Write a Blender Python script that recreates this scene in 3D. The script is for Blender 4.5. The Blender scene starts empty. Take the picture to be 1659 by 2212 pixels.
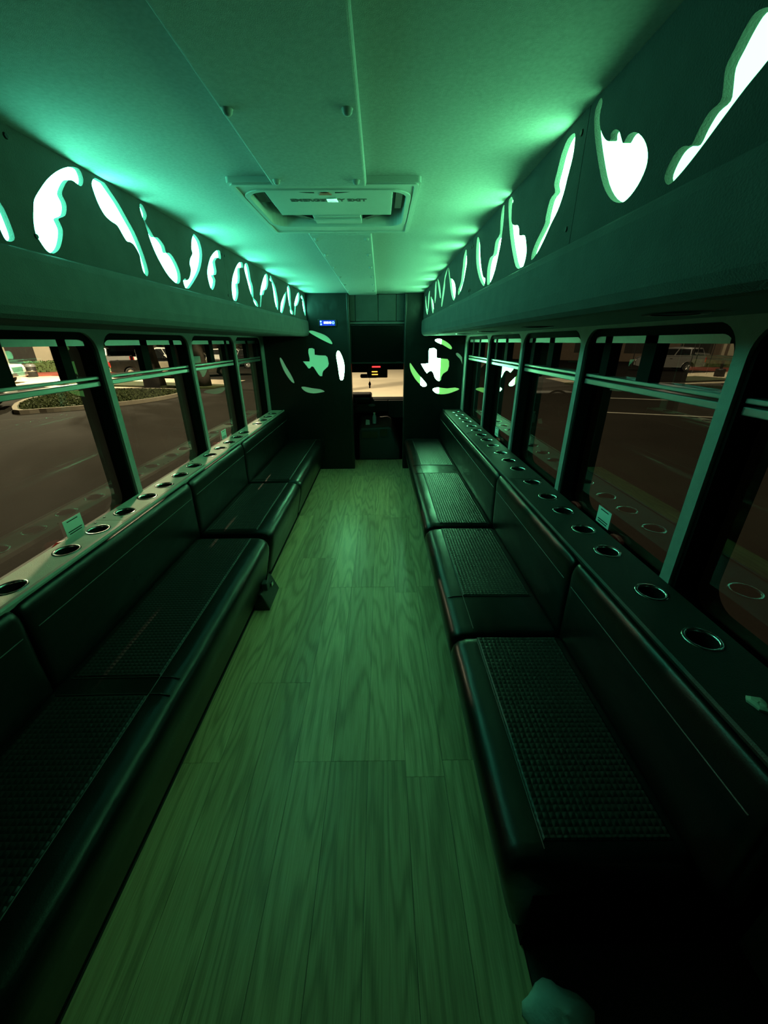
import bpy, bmesh, math, random
from mathutils import Vector, Matrix
from mathutils.geometry import tessellate_polygon
random.seed(7)
S = bpy.context.scene
COL = S.collection
PI = math.pi

# ------------------------------------------------------------------ camera, world, lights, exposure
cam = bpy.data.cameras.new('camera'); cam_o = bpy.data.objects.new('camera', cam); COL.objects.link(cam_o)
cam.sensor_fit = 'HORIZONTAL'; cam.sensor_width = 36.0
cam.lens = 36.0 * 831.0 / 1659.0
cam.clip_start = 0.02; cam.clip_end = 400
PITCH, YAW, ROLL = 0.4167, 0.0058, -0.006
cam_o.matrix_world = (Matrix.Translation((0, 0, 1.45)) @ Matrix.Rotation(-YAW, 4, 'Z')
                      @ Matrix.Rotation(PI/2 - PITCH, 4, 'X') @ Matrix.Rotation(ROLL, 4, 'Z'))
S.camera = cam_o

w = bpy.data.worlds.new('night_sky'); S.world = w; w.use_nodes = True
w.node_tree.nodes['Background'].inputs[0].default_value = (0.55, 0.42, 0.30, 1)
w.node_tree.nodes['Background'].inputs[1].default_value = 0.006

S.view_settings.view_transform = 'Standard'
S.view_settings.look = 'None'
S.view_settings.exposure = 0.0
S.view_settings.gamma = 1.0
S.view_settings.use_curve_mapping = False

def lamp(name, loc, power, color, radius):
    l = bpy.data.lights.new(name, 'POINT'); l.energy = power; l.color = color; l.shadow_soft_size = radius
    o = bpy.data.objects.new(name, l); o.location = loc; COL.objects.link(o); return o
LOT_WARM = (1.0, 0.84, 0.54)
lamp('lot_lamp_light', (-21.0, 27.5, 8.2), 30000, LOT_WARM, 0.25)
lamp('lot_lamp_light', (-5.6, 16.4, 12.0), 19000, (1.0, 0.83, 0.52), 0.25)
lamp('lot_lamp_light', (26.0, 36.0, 7.7), 500, (1.0, 0.85, 0.65), 0.25)

# green-teal LED light behind the acrylic; strengths cut towards the rear to darken the near end: (up to y, strength)
LED_LEFT = ((0.12, 1.0, 0.60), ((1.3, 22.0), (1.9, 28.0), (2.6, 34.0), (9, 33.0)))
LED_RIGHT = ((0.19, 1.0, 0.40), ((0.9, 5.0), (1.12, 8.0), (1.5, 24.0), (2.2, 33.0), (9, 34.0)))

# ------------------------------------------------------------------ materials
def new_mat(name):
    m = bpy.data.materials.new(name); m.use_nodes = True
    nt = m.node_tree; b = nt.nodes['Principled BSDF']; return m, nt, b
def N(nt, t, **kw):
    n = nt.nodes.new(t)
    for k, v in kw.items(): setattr(n, k, v)
    return n
def mat(name, col, rough=0.6, metal=0.0, spec=0.5, nscale=None, namt=0.0, bump=0.0, bscale=None, coat=0.0):
    """plain procedural material: colour broken up by noise, fine relief by a second noise"""
    m, nt, b = new_mat(name)
    b.inputs['Roughness'].default_value = rough; b.inputs['Metallic'].default_value = metal
    b.inputs['Specular IOR Level'].default_value = spec; b.inputs['Coat Weight'].default_value = coat
    tc = N(nt, 'ShaderNodeTexCoord')
    nz = N(nt, 'ShaderNodeTexNoise'); nz.inputs['Scale'].default_value = nscale or 8.0; nz.inputs['Detail'].default_value = 5
    nt.links.new(tc.outputs['Object'], nz.inputs['Vector'])
    mx = N(nt, 'ShaderNodeMixRGB'); k = 1 - namt
    mx.inputs[1].default_value = (col[0]*k, col[1]*k, col[2]*k, 1)
    mx.inputs[2].default_value = (min(1, col[0]*(1+namt)), min(1, col[1]*(1+namt)), min(1, col[2]*(1+namt)), 1)
    nt.links.new(nz.outputs['Fac'], mx.inputs[0]); nt.links.new(mx.outputs[0], b.inputs['Base Color'])
    if bump:
        n2 = N(nt, 'ShaderNodeTexNoise'); n2.inputs['Scale'].default_value = bscale or 120; n2.inputs['Detail'].default_value = 3
        nt.links.new(tc.outputs['Object'], n2.inputs['Vector'])
        bp = N(nt, 'ShaderNodeBump'); bp.inputs['Strength'].default_value = bump; bp.inputs['Distance'].default_value = 0.004
        nt.links.new(n2.outputs['Fac'], bp.inputs['Height']); nt.links.new(bp.outputs[0], b.inputs['Normal'])
    return m
def emit(name, col, strength):
    m, nt, b = new_mat(name)
    b.inputs['Base Color'].default_value = (col[0]*.5, col[1]*.5, col[2]*.5, 1); b.inputs['Roughness'].default_value = 0.4
    b.inputs['Emission Color'].default_value = (*col, 1); b.inputs['Emission Strength'].default_value = strength
    return m
def glass(name, tint, refl=1.7):
    m, nt, b = new_mat(name); nt.nodes.remove(b)
    out = nt.nodes['Material Output']
    tr = N(nt, 'ShaderNodeBsdfTransparent'); tr.inputs[0].default_value = (*tint, 1)
    gl = N(nt, 'ShaderNodeBsdfGlossy'); gl.inputs['Roughness'].default_value = 0.0
    gl.inputs['Color'].default_value = (0.95, 0.97, 0.95, 1)
    fr = N(nt, 'ShaderNodeFresnel'); ge = N(nt, 'ShaderNodeNewGeometry')
    io = N(nt, 'ShaderNodeMapRange'); io.inputs[3].default_value = 1.5; io.inputs[4].default_value = 1/1.5   # thin sheet: same from both sides
    nt.links.new(ge.outputs['Backfacing'], io.inputs[0]); nt.links.new(io.outputs[0], fr.inputs['IOR'])
    mu = N(nt, 'ShaderNodeMath', operation='MULTIPLY'); mu.inputs[1].default_value = refl; mu.use_clamp = True
    mx = N(nt, 'ShaderNodeMixShader')
    nt.links.new(fr.outputs[0], mu.inputs[0]); nt.links.new(mu.outputs[0], mx.inputs[0])
    nt.links.new(tr.outputs[0], mx.inputs[1]); nt.links.new(gl.outputs[0], mx.inputs[2])
    nt.links.new(mx.outputs[0], out.inputs['Surface'])
    return m
def leather(name, col, rough=0.29):
    m, nt, b = new_mat(name)
    b.inputs['Base Color'].default_value = (*col, 1); b.inputs['Specular IOR Level'].default_value = 0.32
    tc = N(nt, 'ShaderNodeTexCoord')
    n1 = N(nt, 'ShaderNodeTexNoise'); n1.inputs['Scale'].default_value = 7; n1.inputs['Detail'].default_value = 2
    n2 = N(nt, 'ShaderNodeTexVoronoi'); n2.inputs['Scale'].default_value = 260
    mp = N(nt, 'ShaderNodeMapping'); mp.inputs['Scale'].default_value = (1, .45, 1)
    nt.links.new(tc.outputs['Object'], mp.inputs[0]); nt.links.new(mp.outputs[0], n1.inputs['Vector'])
    nt.links.new(tc.outputs['Object'], n2.inputs['Vector'])
    b1 = N(nt, 'ShaderNodeBump'); b1.inputs['Strength'].default_value = 0.25; b1.inputs['Distance'].default_value = 0.03
    b2 = N(nt, 'ShaderNodeBump'); b2.inputs['Strength'].default_value = 0.12; b2.inputs['Distance'].default_value = 0.001
    nt.links.new(n1.outputs['Fac'], b1.inputs['Height']); nt.links.new(n2.outputs['Distance'], b2.inputs['Height'])
    nt.links.new(b1.outputs[0], b2.inputs['Normal']); nt.links.new(b2.outputs[0], b.inputs['Normal'])
    mr = N(nt, 'ShaderNodeMapRange'); mr.inputs[3].default_value = rough-.05; mr.inputs[4].default_value = rough+.12
    nt.links.new(n1.outputs['Fac'], mr.inputs[0]); nt.links.new(mr.outputs[0], b.inputs['Roughness'])
    return m
def woven(name, col):
    m, nt, b = new_mat(name)
    b.inputs['Roughness'].default_value = 0.42
    tc = N(nt, 'ShaderNodeTexCoord')
    mp = N(nt, 'ShaderNodeMapping'); mp.inputs['Scale'].default_value = (62, 62, 62)
    nt.links.new(tc.outputs['Object'], mp.inputs[0])
    sx = N(nt, 'ShaderNodeSeparateXYZ'); nt.links.new(mp.outputs[0], sx.inputs[0])
    def tri(sock, mul):
        a = N(nt, 'ShaderNodeMath', operation='MULTIPLY'); a.inputs[1].default_value = mul; nt.links.new(sock, a.inputs[0])
        s = N(nt, 'ShaderNodeMath', operation='SINE'); nt.links.new(a.outputs[0], s.inputs[0])
        q = N(nt, 'ShaderNodeMath', operation='ABSOLUTE'); nt.links.new(s.outputs[0], q.inputs[0]); return q.outputs[0]
    p = N(nt, 'ShaderNodeMath', operation='MULTIPLY')
    nt.links.new(tri(sx.outputs[0], 3.14), p.inputs[0]); nt.links.new(tri(sx.outputs[1], 3.14), p.inputs[1])
    bp = N(nt, 'ShaderNodeBump'); bp.inputs['Strength'].default_value = 0.5; bp.inputs['Distance'].default_value = 0.003
    nt.links.new(p.outputs[0], bp.inputs['Height']); nt.links.new(bp.outputs[0], b.inputs['Normal'])
    b.inputs['Base Color'].default_value = (*col, 1)
    return m
def wood_vinyl(name):
    m, nt, b = new_mat(name)
    tc = N(nt, 'ShaderNodeTexCoord'); oi = N(nt, 'ShaderNodeObjectInfo')
    sh = N(nt, 'ShaderNodeVectorMath', operation='SCALE'); sh.inputs[0].default_value = (7.3, 5.1, 31.0)
    nt.links.new(oi.outputs['Random'], sh.inputs['Scale'])
    ad = N(nt, 'ShaderNodeVectorMath', operation='ADD'); nt.links.new(tc.outputs['Object'], ad.inputs[0]); nt.links.new(sh.outputs[0], ad.inputs[1])
    mp = N(nt, 'ShaderNodeMapping'); mp.inputs['Scale'].default_value = (8.0, 0.80, 1.0); nt.links.new(ad.outputs[0], mp.inputs[0])
    nz = N(nt, 'ShaderNodeTexNoise'); nz.inputs['Scale'].default_value = 1.0; nz.inputs['Detail'].default_value = 1.6
    nz.inputs['Roughness'].default_value = 0.42; nz.inputs['Distortion'].default_value = 0.1; nt.links.new(mp.outputs[0], nz.inputs['Vector'])
    mu = N(nt, 'ShaderNodeMath', operation='MULTIPLY'); mu.inputs[1].default_value = 70.0; nt.links.new(nz.outputs['Fac'], mu.inputs[0])
    si = N(nt, 'ShaderNodeMath', operation='SINE'); nt.links.new(mu.outputs[0], si.inputs[0])
    rg = N(nt, 'ShaderNodeMapRange'); rg.inputs[1].default_value = -1; rg.inputs[2].default_value = 1; nt.links.new(si.outputs[0], rg.inputs[0])
    pw = N(nt, 'ShaderNodeMath', operation='POWER'); pw.inputs[1].default_value = 2.2; nt.links.new(rg.outputs[0], pw.inputs[0])
    m2 = N(nt, 'ShaderNodeMapping'); m2.inputs['Scale'].default_value = (260, 9, 1); nt.links.new(ad.outputs[0], m2.inputs[0])
    fn = N(nt, 'ShaderNodeTexNoise'); fn.inputs['Scale'].default_value = 1.0; fn.inputs['Detail'].default_value = 4; nt.links.new(m2.outputs[0], fn.inputs['Vector'])
    m3 = N(nt, 'ShaderNodeMapping'); m3.inputs['Scale'].default_value = (6, .9, 1); nt.links.new(ad.outputs[0], m3.inputs[0])
    bn = N(nt, 'ShaderNodeTexNoise'); bn.inputs['Scale'].default_value = 1.0; nt.links.new(m3.outputs[0], bn.inputs['Vector'])
    c1 = N(nt, 'ShaderNodeMixRGB'); c1.inputs[1].default_value = (.52, .35, .18, 1); c1.inputs[2].default_value = (.74, .54, .31, 1)
    nt.links.new(bn.outputs['Fac'], c1.inputs[0])
    c2 = N(nt, 'ShaderNodeMixRGB', blend_type='MULTIPLY'); nt.links.new(c1.outputs[0], c2.inputs[1]); c2.inputs[2].default_value = (.50, .47, .42, 1)
    f1 = N(nt, 'ShaderNodeMath', operation='MULTIPLY'); f1.inputs[1].default_value = .6; nt.links.new(pw.outputs[0], f1.inputs[0]); nt.links.new(f1.outputs[0], c2.inputs[0])
    c3 = N(nt, 'ShaderNodeMixRGB', blend_type='OVERLAY'); c3.inputs[0].default_value = .5
    nt.links.new(c2.outputs[0], c3.inputs[1]); nt.links.new(fn.outputs['Fac'], c3.inputs[2])
    vr = N(nt, 'ShaderNodeHueSaturation'); mr = N(nt, 'ShaderNodeMapRange'); mr.inputs[3].default_value = .82; mr.inputs[4].default_value = 1.12
    nt.links.new(oi.outputs['Random'], mr.inputs[0]); nt.links.new(mr.outputs[0], vr.inputs['Value']); nt.links.new(c3.outputs[0], vr.inputs['Color'])
    nt.links.new(vr.outputs[0], b.inputs['Base Color'])
    b.inputs['Roughness'].default_value = 0.36; b.inputs['Specular IOR Level'].default_value = 0.5
    bp = N(nt, 'ShaderNodeBump'); bp.inputs['Strength'].default_value = .25; bp.inputs['Distance'].default_value = .001
    nt.links.new(fn.outputs['Fac'], bp.inputs['Height']); nt.links.new(bp.outputs[0], b.inputs['Normal'])
    return m
def asphalt(name, c1, c2, scale):
    m, nt, b = new_mat(name)
    tc = N(nt, 'ShaderNodeTexCoord')
    a = N(nt, 'ShaderNodeTexNoise'); a.inputs['Scale'].default_value = scale; a.inputs['Detail'].default_value = 6; a.inputs['Roughness'].default_value = .6
    f = N(nt, 'ShaderNodeTexNoise'); f.inputs['Scale'].default_value = 60; f.inputs['Detail'].default_value = 2
    nt.links.new(tc.outputs['Object'], a.inputs['Vector']); nt.links.new(tc.outputs['Object'], f.inputs['Vector'])
    mx = N(nt, 'ShaderNodeMixRGB'); mx.inputs[1].default_value = (*c1, 1); mx.inputs[2].default_value = (*c2, 1)
    nt.links.new(a.outputs['Fac'], mx.inputs[0])
    m2 = N(nt, 'ShaderNodeMixRGB', blend_type='OVERLAY'); m2.inputs[0].default_value = .35
    nt.links.new(mx.outputs[0], m2.inputs[1]); nt.links.new(f.outputs['Fac'], m2.inputs[2])
    nt.links.new(m2.outputs[0], b.inputs['Base Color']); b.inputs['Roughness'].default_value = .95; b.inputs['Specular IOR Level'].default_value = .08
    return m

M = dict(
    headliner=mat('grey_headliner_fabric', (.42, .44, .43), .95, spec=.1, nscale=110, namt=.22, bump=.3, bscale=650),
    fascia=mat('dark_grey_suede', (.075, .078, .076), .95, spec=.1, nscale=14, namt=.22, bump=.4, bscale=300),
    valance=mat('grey_suede', (.10, .105, .105), .95, spec=.1, nscale=14, namt=.22, bump=.4, bscale=300),
    underside=mat('black_underside', (.03, .03, .03), .8, nscale=20, namt=.2),
    leather=leather('black_leather', (.006, .006, .006)),
    woven=woven('black_woven_leather', (.007, .007, .007)),
    thread=mat('grey_thread', (.10, .10, .10), .6, nscale=200, namt=.3),
    carpet=mat('black_carpet', (.008, .008, .008), .95, spec=.1, nscale=90, namt=.4, bump=.3),
    partition=leather('black_vinyl_panel', (.009, .0095, .0095), .34),
    plank=wood_vinyl('wood_look_vinyl'),
    subfloor=mat('dark_subfloor', (.05, .045, .04), .9, nscale=30, namt=.2),
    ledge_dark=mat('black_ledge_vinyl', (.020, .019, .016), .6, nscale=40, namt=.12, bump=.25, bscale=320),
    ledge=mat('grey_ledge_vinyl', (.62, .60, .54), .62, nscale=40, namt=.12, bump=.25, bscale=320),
    ledge_trim=mat('ledge_edge_trim', (.28, .28, .25), .5, nscale=40, namt=.1),
    chrome=mat('cup_rim_steel', (.55, .55, .55), .22, metal=1.0, nscale=60, namt=.08),
    well=mat('black_cup_well', (.012, .012, .012), .35, nscale=60, namt=.2),
    wallskin=mat('grey_wall_trim', (.28, .29, .275), .8, spec=.3, nscale=30, namt=.15, bump=.3, bscale=300),
    sash=mat('black_window_frame', (.008, .008, .008), .9, spec=.05, nscale=60, namt=.2),
    rail=mat('grey_aluminium_rail', (.22, .23, .22), .38, metal=.6, nscale=60, namt=.1),
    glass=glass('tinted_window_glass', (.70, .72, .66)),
    glass_r=glass('lot_dimming_window_glass', (.46, .46, .41)),  # tint deepened on this side to darken the lot seen through it
    windshield=glass('windshield_glass', (.85, .87, .84)),
    sticker=mat('pale_sticker', (.72, .76, .72), .5, nscale=30, namt=.05),
    ink=mat('black_ink', (.02, .02, .02), .6, nscale=30, namt=.1),
    red=mat('red_plastic', (.55, .03, .03), .35, nscale=40, namt=.15),
    redink=mat('red_ink', (.45, .06, .03), .6, nscale=40, namt=.15),
    hatch=mat('hatch_plastic', (.42, .44, .42), .55, nscale=25, namt=.06, bump=.15, bscale=300),
    hatch_dark=mat('hatch_black_bracket', (.02, .02, .02), .5, nscale=25, namt=.1),
    glare=mat('white_glare', (.85, .85, .85), .2, nscale=90, namt=.15, bump=.6, bscale=40),
    button=mat('button_fabric', (.30, .31, .30), .7, nscale=40, namt=.1),
    blackscrew=mat('black_screw', (.01, .01, .01), .4, metal=.5, nscale=40, namt=.1),
    steel=mat('plain_steel', (.5, .5, .5), .25, metal=1.0, nscale=40, namt=.1),
    screen=mat('black_tv_screen', (.003, .003, .003), .15, nscale=10, namt=.1),
    bezel=mat('black_plastic', (.012, .012, .012), .35, nscale=50, namt=.2),
    greyplastic=mat('grey_cab_plastic', (.045, .045, .046), .6, nscale=30, namt=.2, bump=.2, bscale=200),
    paleplastic=mat('pale_cab_plastic', (.45, .45, .50), .5, nscale=30, namt=.1),
    cloth=mat('pale_cloth', (.60, .64, .60), .9, nscale=20, namt=.1, bump=.5, bscale=90),
    fleck=mat('pale_fleck', (.55, .50, .38), .6, nscale=60, namt=.3),
    bluepanel=emit('blue_display', (.01, .03, .55), 1.2),
    whiteled=emit('white_display_digits', (.85, .90, 1.0), 6.0),
    cyanled=emit('cyan_display_ring', (.25, .85, 1.0), 3.0),
    redled=emit('red_display', (1.0, .02, .02), 5.0),
    amberled=emit('amber_indicator', (1.0, .42, .04), 4.0),
    led_left=[(y, emit('green_led_acrylic_left', LED_LEFT[0], s)) for y, s in LED_LEFT[1]],
    led_right=[(y, emit('green_led_acrylic_right', LED_RIGHT[0], s)) for y, s in LED_RIGHT[1]],
    map_dim=emit('dim_green_acrylic', (.20, 1.0, .45), .42),
    map_dimmer=emit('faint_green_acrylic', (.33, 1.0, .48), .20),
    map_mid=emit('lime_green_acrylic', (.28, 1.0, .22), .75),
    map_bright=emit('bright_green_acrylic', (.22, 1.0, .42), 68.0),
    asphalt=asphalt('lot_asphalt', (.015, .0137, .0118), (.040, .0365, .031), .35),
    concrete=asphalt('pale_concrete', (.55, .47, .36), (.74, .64, .49), .5),
    kerb=asphalt('kerb_concrete', (.26, .23, .18), (.40, .36, .29), 2.0),
    grass=mat('lawn_grass', (.045, .062, .016), .9, nscale=5, namt=.45, bump=.8, bscale=30),
    mulch=mat('red_mulch', (.30, .07, .05), .95, nscale=18, namt=.5, bump=.8, bscale=30),
    bark=mat('tree_bark', (.05, .04, .03), .95, nscale=9, namt=.5, bump=.8, bscale=18),
    leaf=mat('tree_leaf', (.06, .10, .025), .7, nscale=3, namt=.5),
    carwhite=mat('white_car_paint', (.72, .72, .70), .25, nscale=3, namt=.03, coat=.6),
    carsilver=mat('silver_car_paint', (.36, .36, .36), .3, metal=.5, nscale=3, namt=.05, coat=.5),
    carblack=mat('black_car_paint', (.015, .015, .017), .25, nscale=3, namt=.1, coat=.6),
    cargrey=mat('grey_car_paint', (.16, .16, .17), .3, nscale=3, namt=.05, coat=.5),
    carglass=mat('dark_car_glass', (.015, .017, .018), .08, nscale=3, namt=.05),
    tyre=mat('black_tyre', (.02, .02, .02), .85, nscale=30, namt=.2),
    rim=mat('alloy_wheel', (.55, .55, .55), .3, metal=.8, nscale=20, namt=.1),
    taillamp=mat('red_tail_lamp', (.5, .02, .02), .25, nscale=20, namt=.1),
    headlamp=mat('clear_head_lamp', (.7, .7, .72), .15, nscale=20, namt=.1),
    stucco=mat('beige_stucco', (.46, .40, .31), .9, nscale=2, namt=.12, bump=.4, bscale=40),
    roofwhite=mat('white_roof_trim', (.72, .70, .64), .7, nscale=3, namt=.06),
    darkopen=mat('dark_doorway', (.03, .028, .025), .9, nscale=3, namt=.2),
    palewall=mat('pale_metal_cladding', (.55, .53, .48), .6, nscale=1.5, namt=.05),
    brickwall=mat('brown_wall', (.16, .12, .09), .9, nscale=3, namt=.2),
    iron=mat('dark_iron', (.04, .04, .04), .5, metal=.5, nscale=20, namt=.2),
    lamp_head=emit('lot_lamp_lens', (1.0, .85, .6), 30.0),
    signal_red=emit('red_signal_lens', (1.0, .05, .03), 6.0),
    busbody=mat('white_bus_body', (.6, .6, .6), .4, nscale=3, namt=.03),
)

# ------------------------------------------------------------------ builders
def link(o, parent=None):
    COL.objects.link(o)
    if parent is not None: o.parent = parent
    return o
def tag(o, label=None, cat=None, group=None, kind=None):
    if label: o['label'] = label
    if cat: o['category'] = cat
    if group: o['group'] = group
    if kind: o['kind'] = kind
    return o
def empty(name, loc=(0, 0, 0), rz=0.0, label=None, cat=None, group=None, kind=None):
    o = bpy.data.objects.new(name, None); o.empty_display_size = .1
    o.location = loc; o.rotation_euler = (0, 0, rz); link(o)
    return tag(o, label, cat, group, kind)
class MB:
    """collects geometry, then builds ONE mesh object"""
    def __init__(s): s.v = []; s.f = []
    def add(s, verts, faces):
        k = len(s.v); s.v += [tuple(p) for p in verts]; s.f += [tuple(i+k for i in q) for q in faces]; return s
    def box(s, x0, x1, y0, y1, z0, z1):
        return s.add([(x0,y0,z0),(x1,y0,z0),(x1,y1,z0),(x0,y1,z0),(x0,y0,z1),(x1,y0,z1),(x1,y1,z1),(x0,y1,z1)],
                     [(0,3,2,1),(4,5,6,7),(0,1,5,4),(1,2,6,5),(2,3,7,6),(3,0,4,7)])
    def rings(s, rings, caps=True):
        n = len(rings[0]); k = len(s.v)
        for r in rings: s.v += [tuple(p) for p in r]
        for i in range(len(rings)-1):
            for j in range(n):
                a = k+i*n+j; b = k+i*n+(j+1) % n
                s.f.append((a, b, b+n, a+n))
        if caps:
            s.f.append(tuple(k+j for j in range(n))[::-1]); s.f.append(tuple(k+(len(rings)-1)*n+j for j in range(n)))
        return s
    def prism_y(s, prof, y0, y1):
        return s.rings([[(x, y0, z) for x, z in prof], [(x, y1, z) for x, z in prof]])
    def prism_x(s, prof, x0, x1):
        return s.rings([[(x0, y, z) for y, z in prof], [(x1, y, z) for y, z in prof]])
    def prism_z(s, prof, z0, z1):
        return s.rings([[(x, y, z0) for x, y in prof], [(x, y, z1) for x, y in prof]])
    def cyl(s, p, q, r0, r1=None, n=14, caps=True):
        p, q = Vector(p), Vector(q); r1 = r0 if r1 is None else r1
        a = (q-p).normalized(); t = a.orthogonal().normalized(); u = a.cross(t)
        R = lambda c, r: [c+(t*math.cos(2*PI*i/n)+u*math.sin(2*PI*i/n))*r for i in range(n)]
        return s.rings([R(p, r0), R(q, r1)], caps)
    def lathe(s, prof, n=20, c=(0, 0, 0)):
        return s.rings([[(c[0]+r*math.cos(2*PI*i/n), c[1]+r*math.sin(2*PI*i/n), c[2]+z) for i in range(n)] for r, z in prof], caps=False)
    def tube(s, pts, r, n=8):
        for a, b in zip(pts[:-1], pts[1:]): s.cyl(a, b, r, n=n)
        return s
    def mesh(s, name, m, smooth=False):
        me = bpy.data.meshes.new(name); me.from_pydata(s.v, [], s.f)
        bm = bmesh.new(); bm.from_mesh(me); bmesh.ops.recalc_face_normals(bm, faces=bm.faces); bm.to_mesh(me); bm.free()
        me.materials.append(m)
        if smooth: me.polygons.foreach_set('use_smooth', [True]*len(me.polygons))
        me.update(); return me
    def build(s, name, m, parent=None, smooth=False, bevel=0.0, seg=2):
        o = bpy.data.objects.new(name, s.mesh(name, m, smooth)); link(o, parent)
        if bevel:
            b = o.modifiers.new('bevel', 'BEVEL'); b.width = bevel; b.segments = seg; b.limit_method = 'ANGLE'; b.angle_limit = .6
        return o
def share(o, name, parent, loc=(0, 0, 0), rz=0.0):
    c = bpy.data.objects.new(name, o.data); c.location = loc; c.rotation_euler = (0, 0, rz); return link(c, parent)
def rrect(x0, x1, y0, y1, r, n=6):
    pts = []
    for cx, cy, a0 in ((x1-r, y1-r, 0), (x0+r, y1-r, PI/2), (x0+r, y0+r, PI), (x1-r, y0+r, 1.5*PI)):
        pts += [(cx+r*math.cos(a0+PI/2*i/n), cy+r*math.sin(a0+PI/2*i/n)) for i in range(n+1)]
    return pts
def smooth_loop(p, k=3):
    """closed Catmull-Rom through the points"""
    n = len(p); out = []
    for i in range(n):
        a, b, c, d = (Vector(p[(i+j-1) % n]) for j in range(4))
        for q in range(k):
            t = q/k
            out.append(tuple(.5*((2*b)+(c-a)*t+(2*a-5*b+4*c-d)*t*t+(3*b-a-3*c+d)*t**3)))
    return out
def circle(cx, cy, r, n=18): return [(cx+r*math.cos(2*PI*i/n), cy+r*math.sin(2*PI*i/n)) for i in range(n)]
def plate(loops, org, U, V, thick, name, m, parent=None, bevel=0.0):
    """flat plate outlined by loops[0] with holes loops[1:]; (u,v) lies at org+u*U+v*V, thickness runs along U x V"""
    org, U, V = Vector(org), Vector(U), Vector(V); W = U.cross(V).normalized()*thick
    tris = tessellate_polygon([[Vector((a, b, 0)) for a, b in lp] for lp in loops])
    flat = [q for lp in loops for q in lp]; n = len(flat)
    P = [org+U*a+V*b for a, b in flat]
    mb = MB(); mb.v = [tuple(p) for p in P]+[tuple(p+W) for p in P]
    for t in tris: mb.f += [tuple(t), tuple(i+n for i in t[::-1])]
    k = 0
    for lp in loops:
        L = len(lp)
        for i in range(L):
            a, b = k+i, k+(i+1) % L; mb.f.append((a, b, b+n, a+n))
        k += L
    return mb.build(name, m, parent, bevel=bevel)
def text_mesh(body, size, name, m, parent, mat_world):
    c = bpy.data.curves.new(name, 'FONT'); c.body = body; c.size = size; c.align_x = 'CENTER'; c.align_y = 'CENTER'; c.extrude = .0005; c.offset = .0012
    t = bpy.data.objects.new('tmp', c); COL.objects.link(t)
    bpy.context.view_layer.update()
    me = bpy.data.meshes.new_from_object(t.evaluated_get(bpy.context.evaluated_depsgraph_get()))
    bpy.data.objects.remove(t); me.materials.clear(); me.materials.append(m)
    me.transform(mat_world)
    o = bpy.data.objects.new(name, me); return link(o, parent)
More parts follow.
